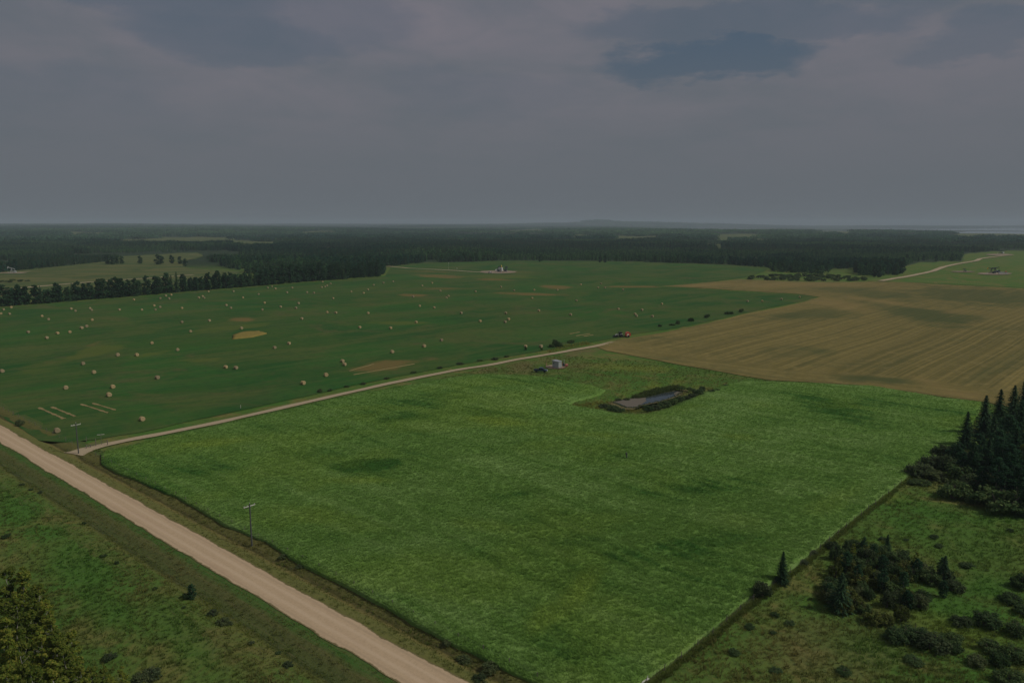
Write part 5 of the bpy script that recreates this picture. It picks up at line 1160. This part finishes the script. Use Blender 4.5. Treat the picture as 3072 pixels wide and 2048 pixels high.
pumpjack(1518, 815, R(-70), M_blue, M_blue, 'dark blue pumpjack, right of the central pair', .98, -4)
pumpjack(2973, 821, R(178), M_blue, M_yel, 'dark pumpjack with yellowish head, left of the right-hand pair', 1.0, 6)
pumpjack(2986, 818, R(170), M_blue, M_blue, 'dark pumpjack, right of the right-hand pair', .96, -10)
pumpjack(2893, 815, R(200), M_blue, M_blue, 'small low pumpjack beside the winding lease road', .55, -8)
pumpjack(3000, 761, R(150), M_blue, M_blue, 'tiny far pumpjack at the top of the right pasture', .9, 8)
pumpjack(36, 819, R(184), M_greyp, M_tank, 'pale grey pumpjack on the far left pasture', .95, 14)
def tank(px, py, r_, h_, label, mat=None):
    x, y = G(px, py); o = thing('storage_tank', label, 'tank', (x, y, float(H(x, y)) + .3), .6)
    MB().lathe([(r_, 0), (r_, h_), (r_ * .96, h_ + .05), (r_ * .1, h_ + .35)], 22).build('shell', mat or M_tank, o)
    MB().lathe([(.14, h_ + .3), (.14, h_ + .6), (.05, h_ + .65)], 8).build('vent', M_greyp, o)
    MB().tube([(r_ + .06, -.2, 0), (r_ + .06, -.2, h_)], .03, 4).tube([(r_ + .06, .2, 0), (r_ + .06, .2, h_)], .03, 4).build('ladder', M_greyp, o)
tank(1505, 813, 1.7, 4.2, 'upright pale tank between the central pumpjacks')
tank(1497, 812, 1.2, 4.8, 'slim pale tank behind the left central pumpjack')
def skid(px, py, L, w, h_, yaw, mat, label, roof=True):
    x, y = G(px, py); o = thing('equipment_shack', label, 'shack', (x, y, float(H(x, y)) + .3), yaw)
    MB().box((0, 0, h_ / 2 + .2), (L, w, h_)).build('wall', mat, o); MB().prism([(-L / 2 - .15, h_ + .203), (0, h_ + .55), (L / 2 + .15, h_ + .203)], -w / 2 - .15, w / 2 + .15).build('roof', M_silver, o)
    MB().box((0, 0, .1), (L + .4, w + .3, .2)).build('base_skid', M_wood, o); MB().box((L * .2, -w / 2 - .012, h_ * .45 + .2), (.85, .03, h_ * .8)).build('door', M_greyp, o)
skid(1491, 813, 4.5, 2.2, 1.8, R(15), M_tank, 'low white equipment box left of the central pumpjacks')
skid(1510, 817, 2.2, 1.2, .8, R(5), M_yel, 'small yellow equipment box in front of the central pumpjacks')
skid(2992, 817, 3.0, 2.0, 2.0, R(10), M_tank, 'small white box between the pumpjacks and the long trailer')
skid(3009, 822, 10.5, 2.4, 1.6, R(-3), M_tank, 'long low white trailer box right of the right-hand pumpjacks')
x, y = G(3017, 822); MBo = MB().box((0, 0, 1.6), (1.3, 1.2, 3.0), 0, (.8, .8)).lathe([(.5, 3.1), (.4, 3.5), (.1, 3.6)], 10)
tag(MBo.build('red_vessel', M_red, None, (x, y, float(H(x, y)) + .3)), 'upright red vessel at the right end of the white trailer', 'vessel')
x, y = G(3008, 760)
skid(3009, 760, 4.5, 2.6, 2.4, R(20), M_tank, 'tiny white shack beside the far right pumpjack')
# shed on its pad
M_clad, t, b = base_mat('shed_cladding', .45, .4); pos = t.n('ShaderNodeTexCoord').outputs['Object']
t.put(b.inputs['Base Color'], t.mix(t.noise(pos, 1.5, 4), (.40, .43, .44), (.50, .52, .53))); b.inputs['Metallic'].default_value = .2
x, y = G(1671, 1103); SZ = float(H(x, y)) + .1; SY = R(-38)
o = thing('pump_shed', 'small grey metal shed with sloping roof on reddish soil', 'shed', (x, y, SZ), SY)
L, w, h_ = 3.3, 2.5, 2.75
wl = MB().box((0, 0, h_ / 2 + .15), (L, w, h_)).build('wall', M_clad, o)
rb = MB().box((0, 0, 0), (.06, .04, h_ - .05)).mesh('rib', [M_clad])
for k in range(10):
    for s_ in (-1, 1): obj('rib', rb, wl, (-L / 2 + .18 + k * (L - .36) / 9, s_ * (w / 2 + .018), h_ / 2 + .15))
for k in range(7):
    for s_ in (-1, 1): obj('rib', rb, wl, (s_ * (L / 2 + .018), -w / 2 + .2 + k * (w - .4) / 6, h_ / 2 + .15), R(90))
MB().prism([(-L / 2 - .2, h_ + .17), (L / 2 + .2, h_ + .17), (L / 2 + .2, h_ + .27), (-L / 2 - .2, h_ + .52)], -w / 2 - .18, w / 2 + .18).build('roof', M_silver, o)
MB().box((0, 0, .07), (L + .3, w + .2, .14)).build('base_skid', M_wood, o)
MB().box((-L / 2 - .045, .3, 1.15), (.03, .9, 1.95)).build('door', M_greyp, o)
fw_ = MB().box((-.9, -w / 2 - .045, 2.05), (.5, .04, .42)).build('window', M_black, o)
for px, py, nm, lab in [(1690, 1099, 'wellhead', 'tall grey wellhead with pipes right of the shed')]:
    x, y = G(px, py); o = thing(nm, lab, 'wellhead', (x, y, float(H(x, y)) + .1), R(20))
    MB().tube([(0, 0, 0), (0, 0, 1.5)], .22, 10).box((0, 0, .7), (.9, .4, .35)).box((0, 0, 1.25), (.6, .5, .25)).build('casing', M_blue, o)
    MB().tube([(.35, 0, 0), (.35, 0, 2.9)], .10, 8).build('riser', M_greyp, o); MB().tube([(-.25, .1, 0), (-.25, .1, 2.4), (.1, .1, 2.7)], .09, 8).build('pipe', M_blue, o)
    MB().lathe([(.28, 0), (.3, .05), (.28, .1)], 14).build('valve_wheel', M_red, o, (-.55, 0, 1.3))
x, y = G(1699, 1099); tag(MB().lathe([(.30, -.75), (.55, -.62), (.58, 0), (.55, .62), (.30, .75)], 16, 0, 'x', (0, 0, .62)).box((0, 0, .1), (1.2, .9, .2)).build('red_drum', plain('faded_red', (.34, .12, .10), .6), None, (x, y, float(H(x, y)) + .05), .4), 'faded red drum lying right of the wellhead', 'drum')
M_rail = plain('rust_pipe', (.34, .16, .11), .7)
for pts, lab in [([(1640, 1094), (1638, 1102), (1650, 1106), (1662, 1108)], 'low rust-red pipe railing on the left of the shed pad'), ([(1676, 1108), (1690, 1107), (1697, 1104), (1697, 1099)], 'low rust-red pipe railing on the right of the shed pad')]:
    gp = [G(*p) for p in pts]; x, y = gp[0]; z0 = float(H(x, y)); o = thing('pipe_railing', lab, 'railing', (x, y, z0))
    for a, b in gp: MB().tube([(0, 0, -.1), (0, 0, 1.0)], .06, 6).build('post', M_rail, o, (a - x, b - y, float(H(a, b)) - z0))
    for hz in (.5, .95): MB().tube([(a - x, b - y, float(H(a, b)) - z0 + hz) for a, b in gp], .045, 6).build('rail', M_rail, o)

# ------------------------------------------------------------------ haze
hm = bpy.data.materials.new('haze_air'); hm.use_nodes = True; hm.node_tree.nodes.clear(); t = NT(hm.node_tree)
pv = t.n('ShaderNodeVolumePrincipled'); pv.inputs['Color'].default_value = (.60, .71, .82, 1); pv.inputs['Density'].default_value = 9e-5
pv.inputs['Anisotropy'].default_value = 0.0
t.put(t.n('ShaderNodeOutputMaterial').inputs['Volume'], pv.outputs[0])
gz = np.array([v.co.z for v in bpy.data.meshes['ground'].vertices]); hz0, hz1 = gz.min() - 2.5, max(CH + 20, gz.max() + 45)
hb = MB().box((0, 0, (hz0 + hz1) / 2), (54000, 54000, hz1 - hz0)).build('haze', hm)
tag(hb, 'thin blue summer haze over the whole landscape', None, None, 'stuff')
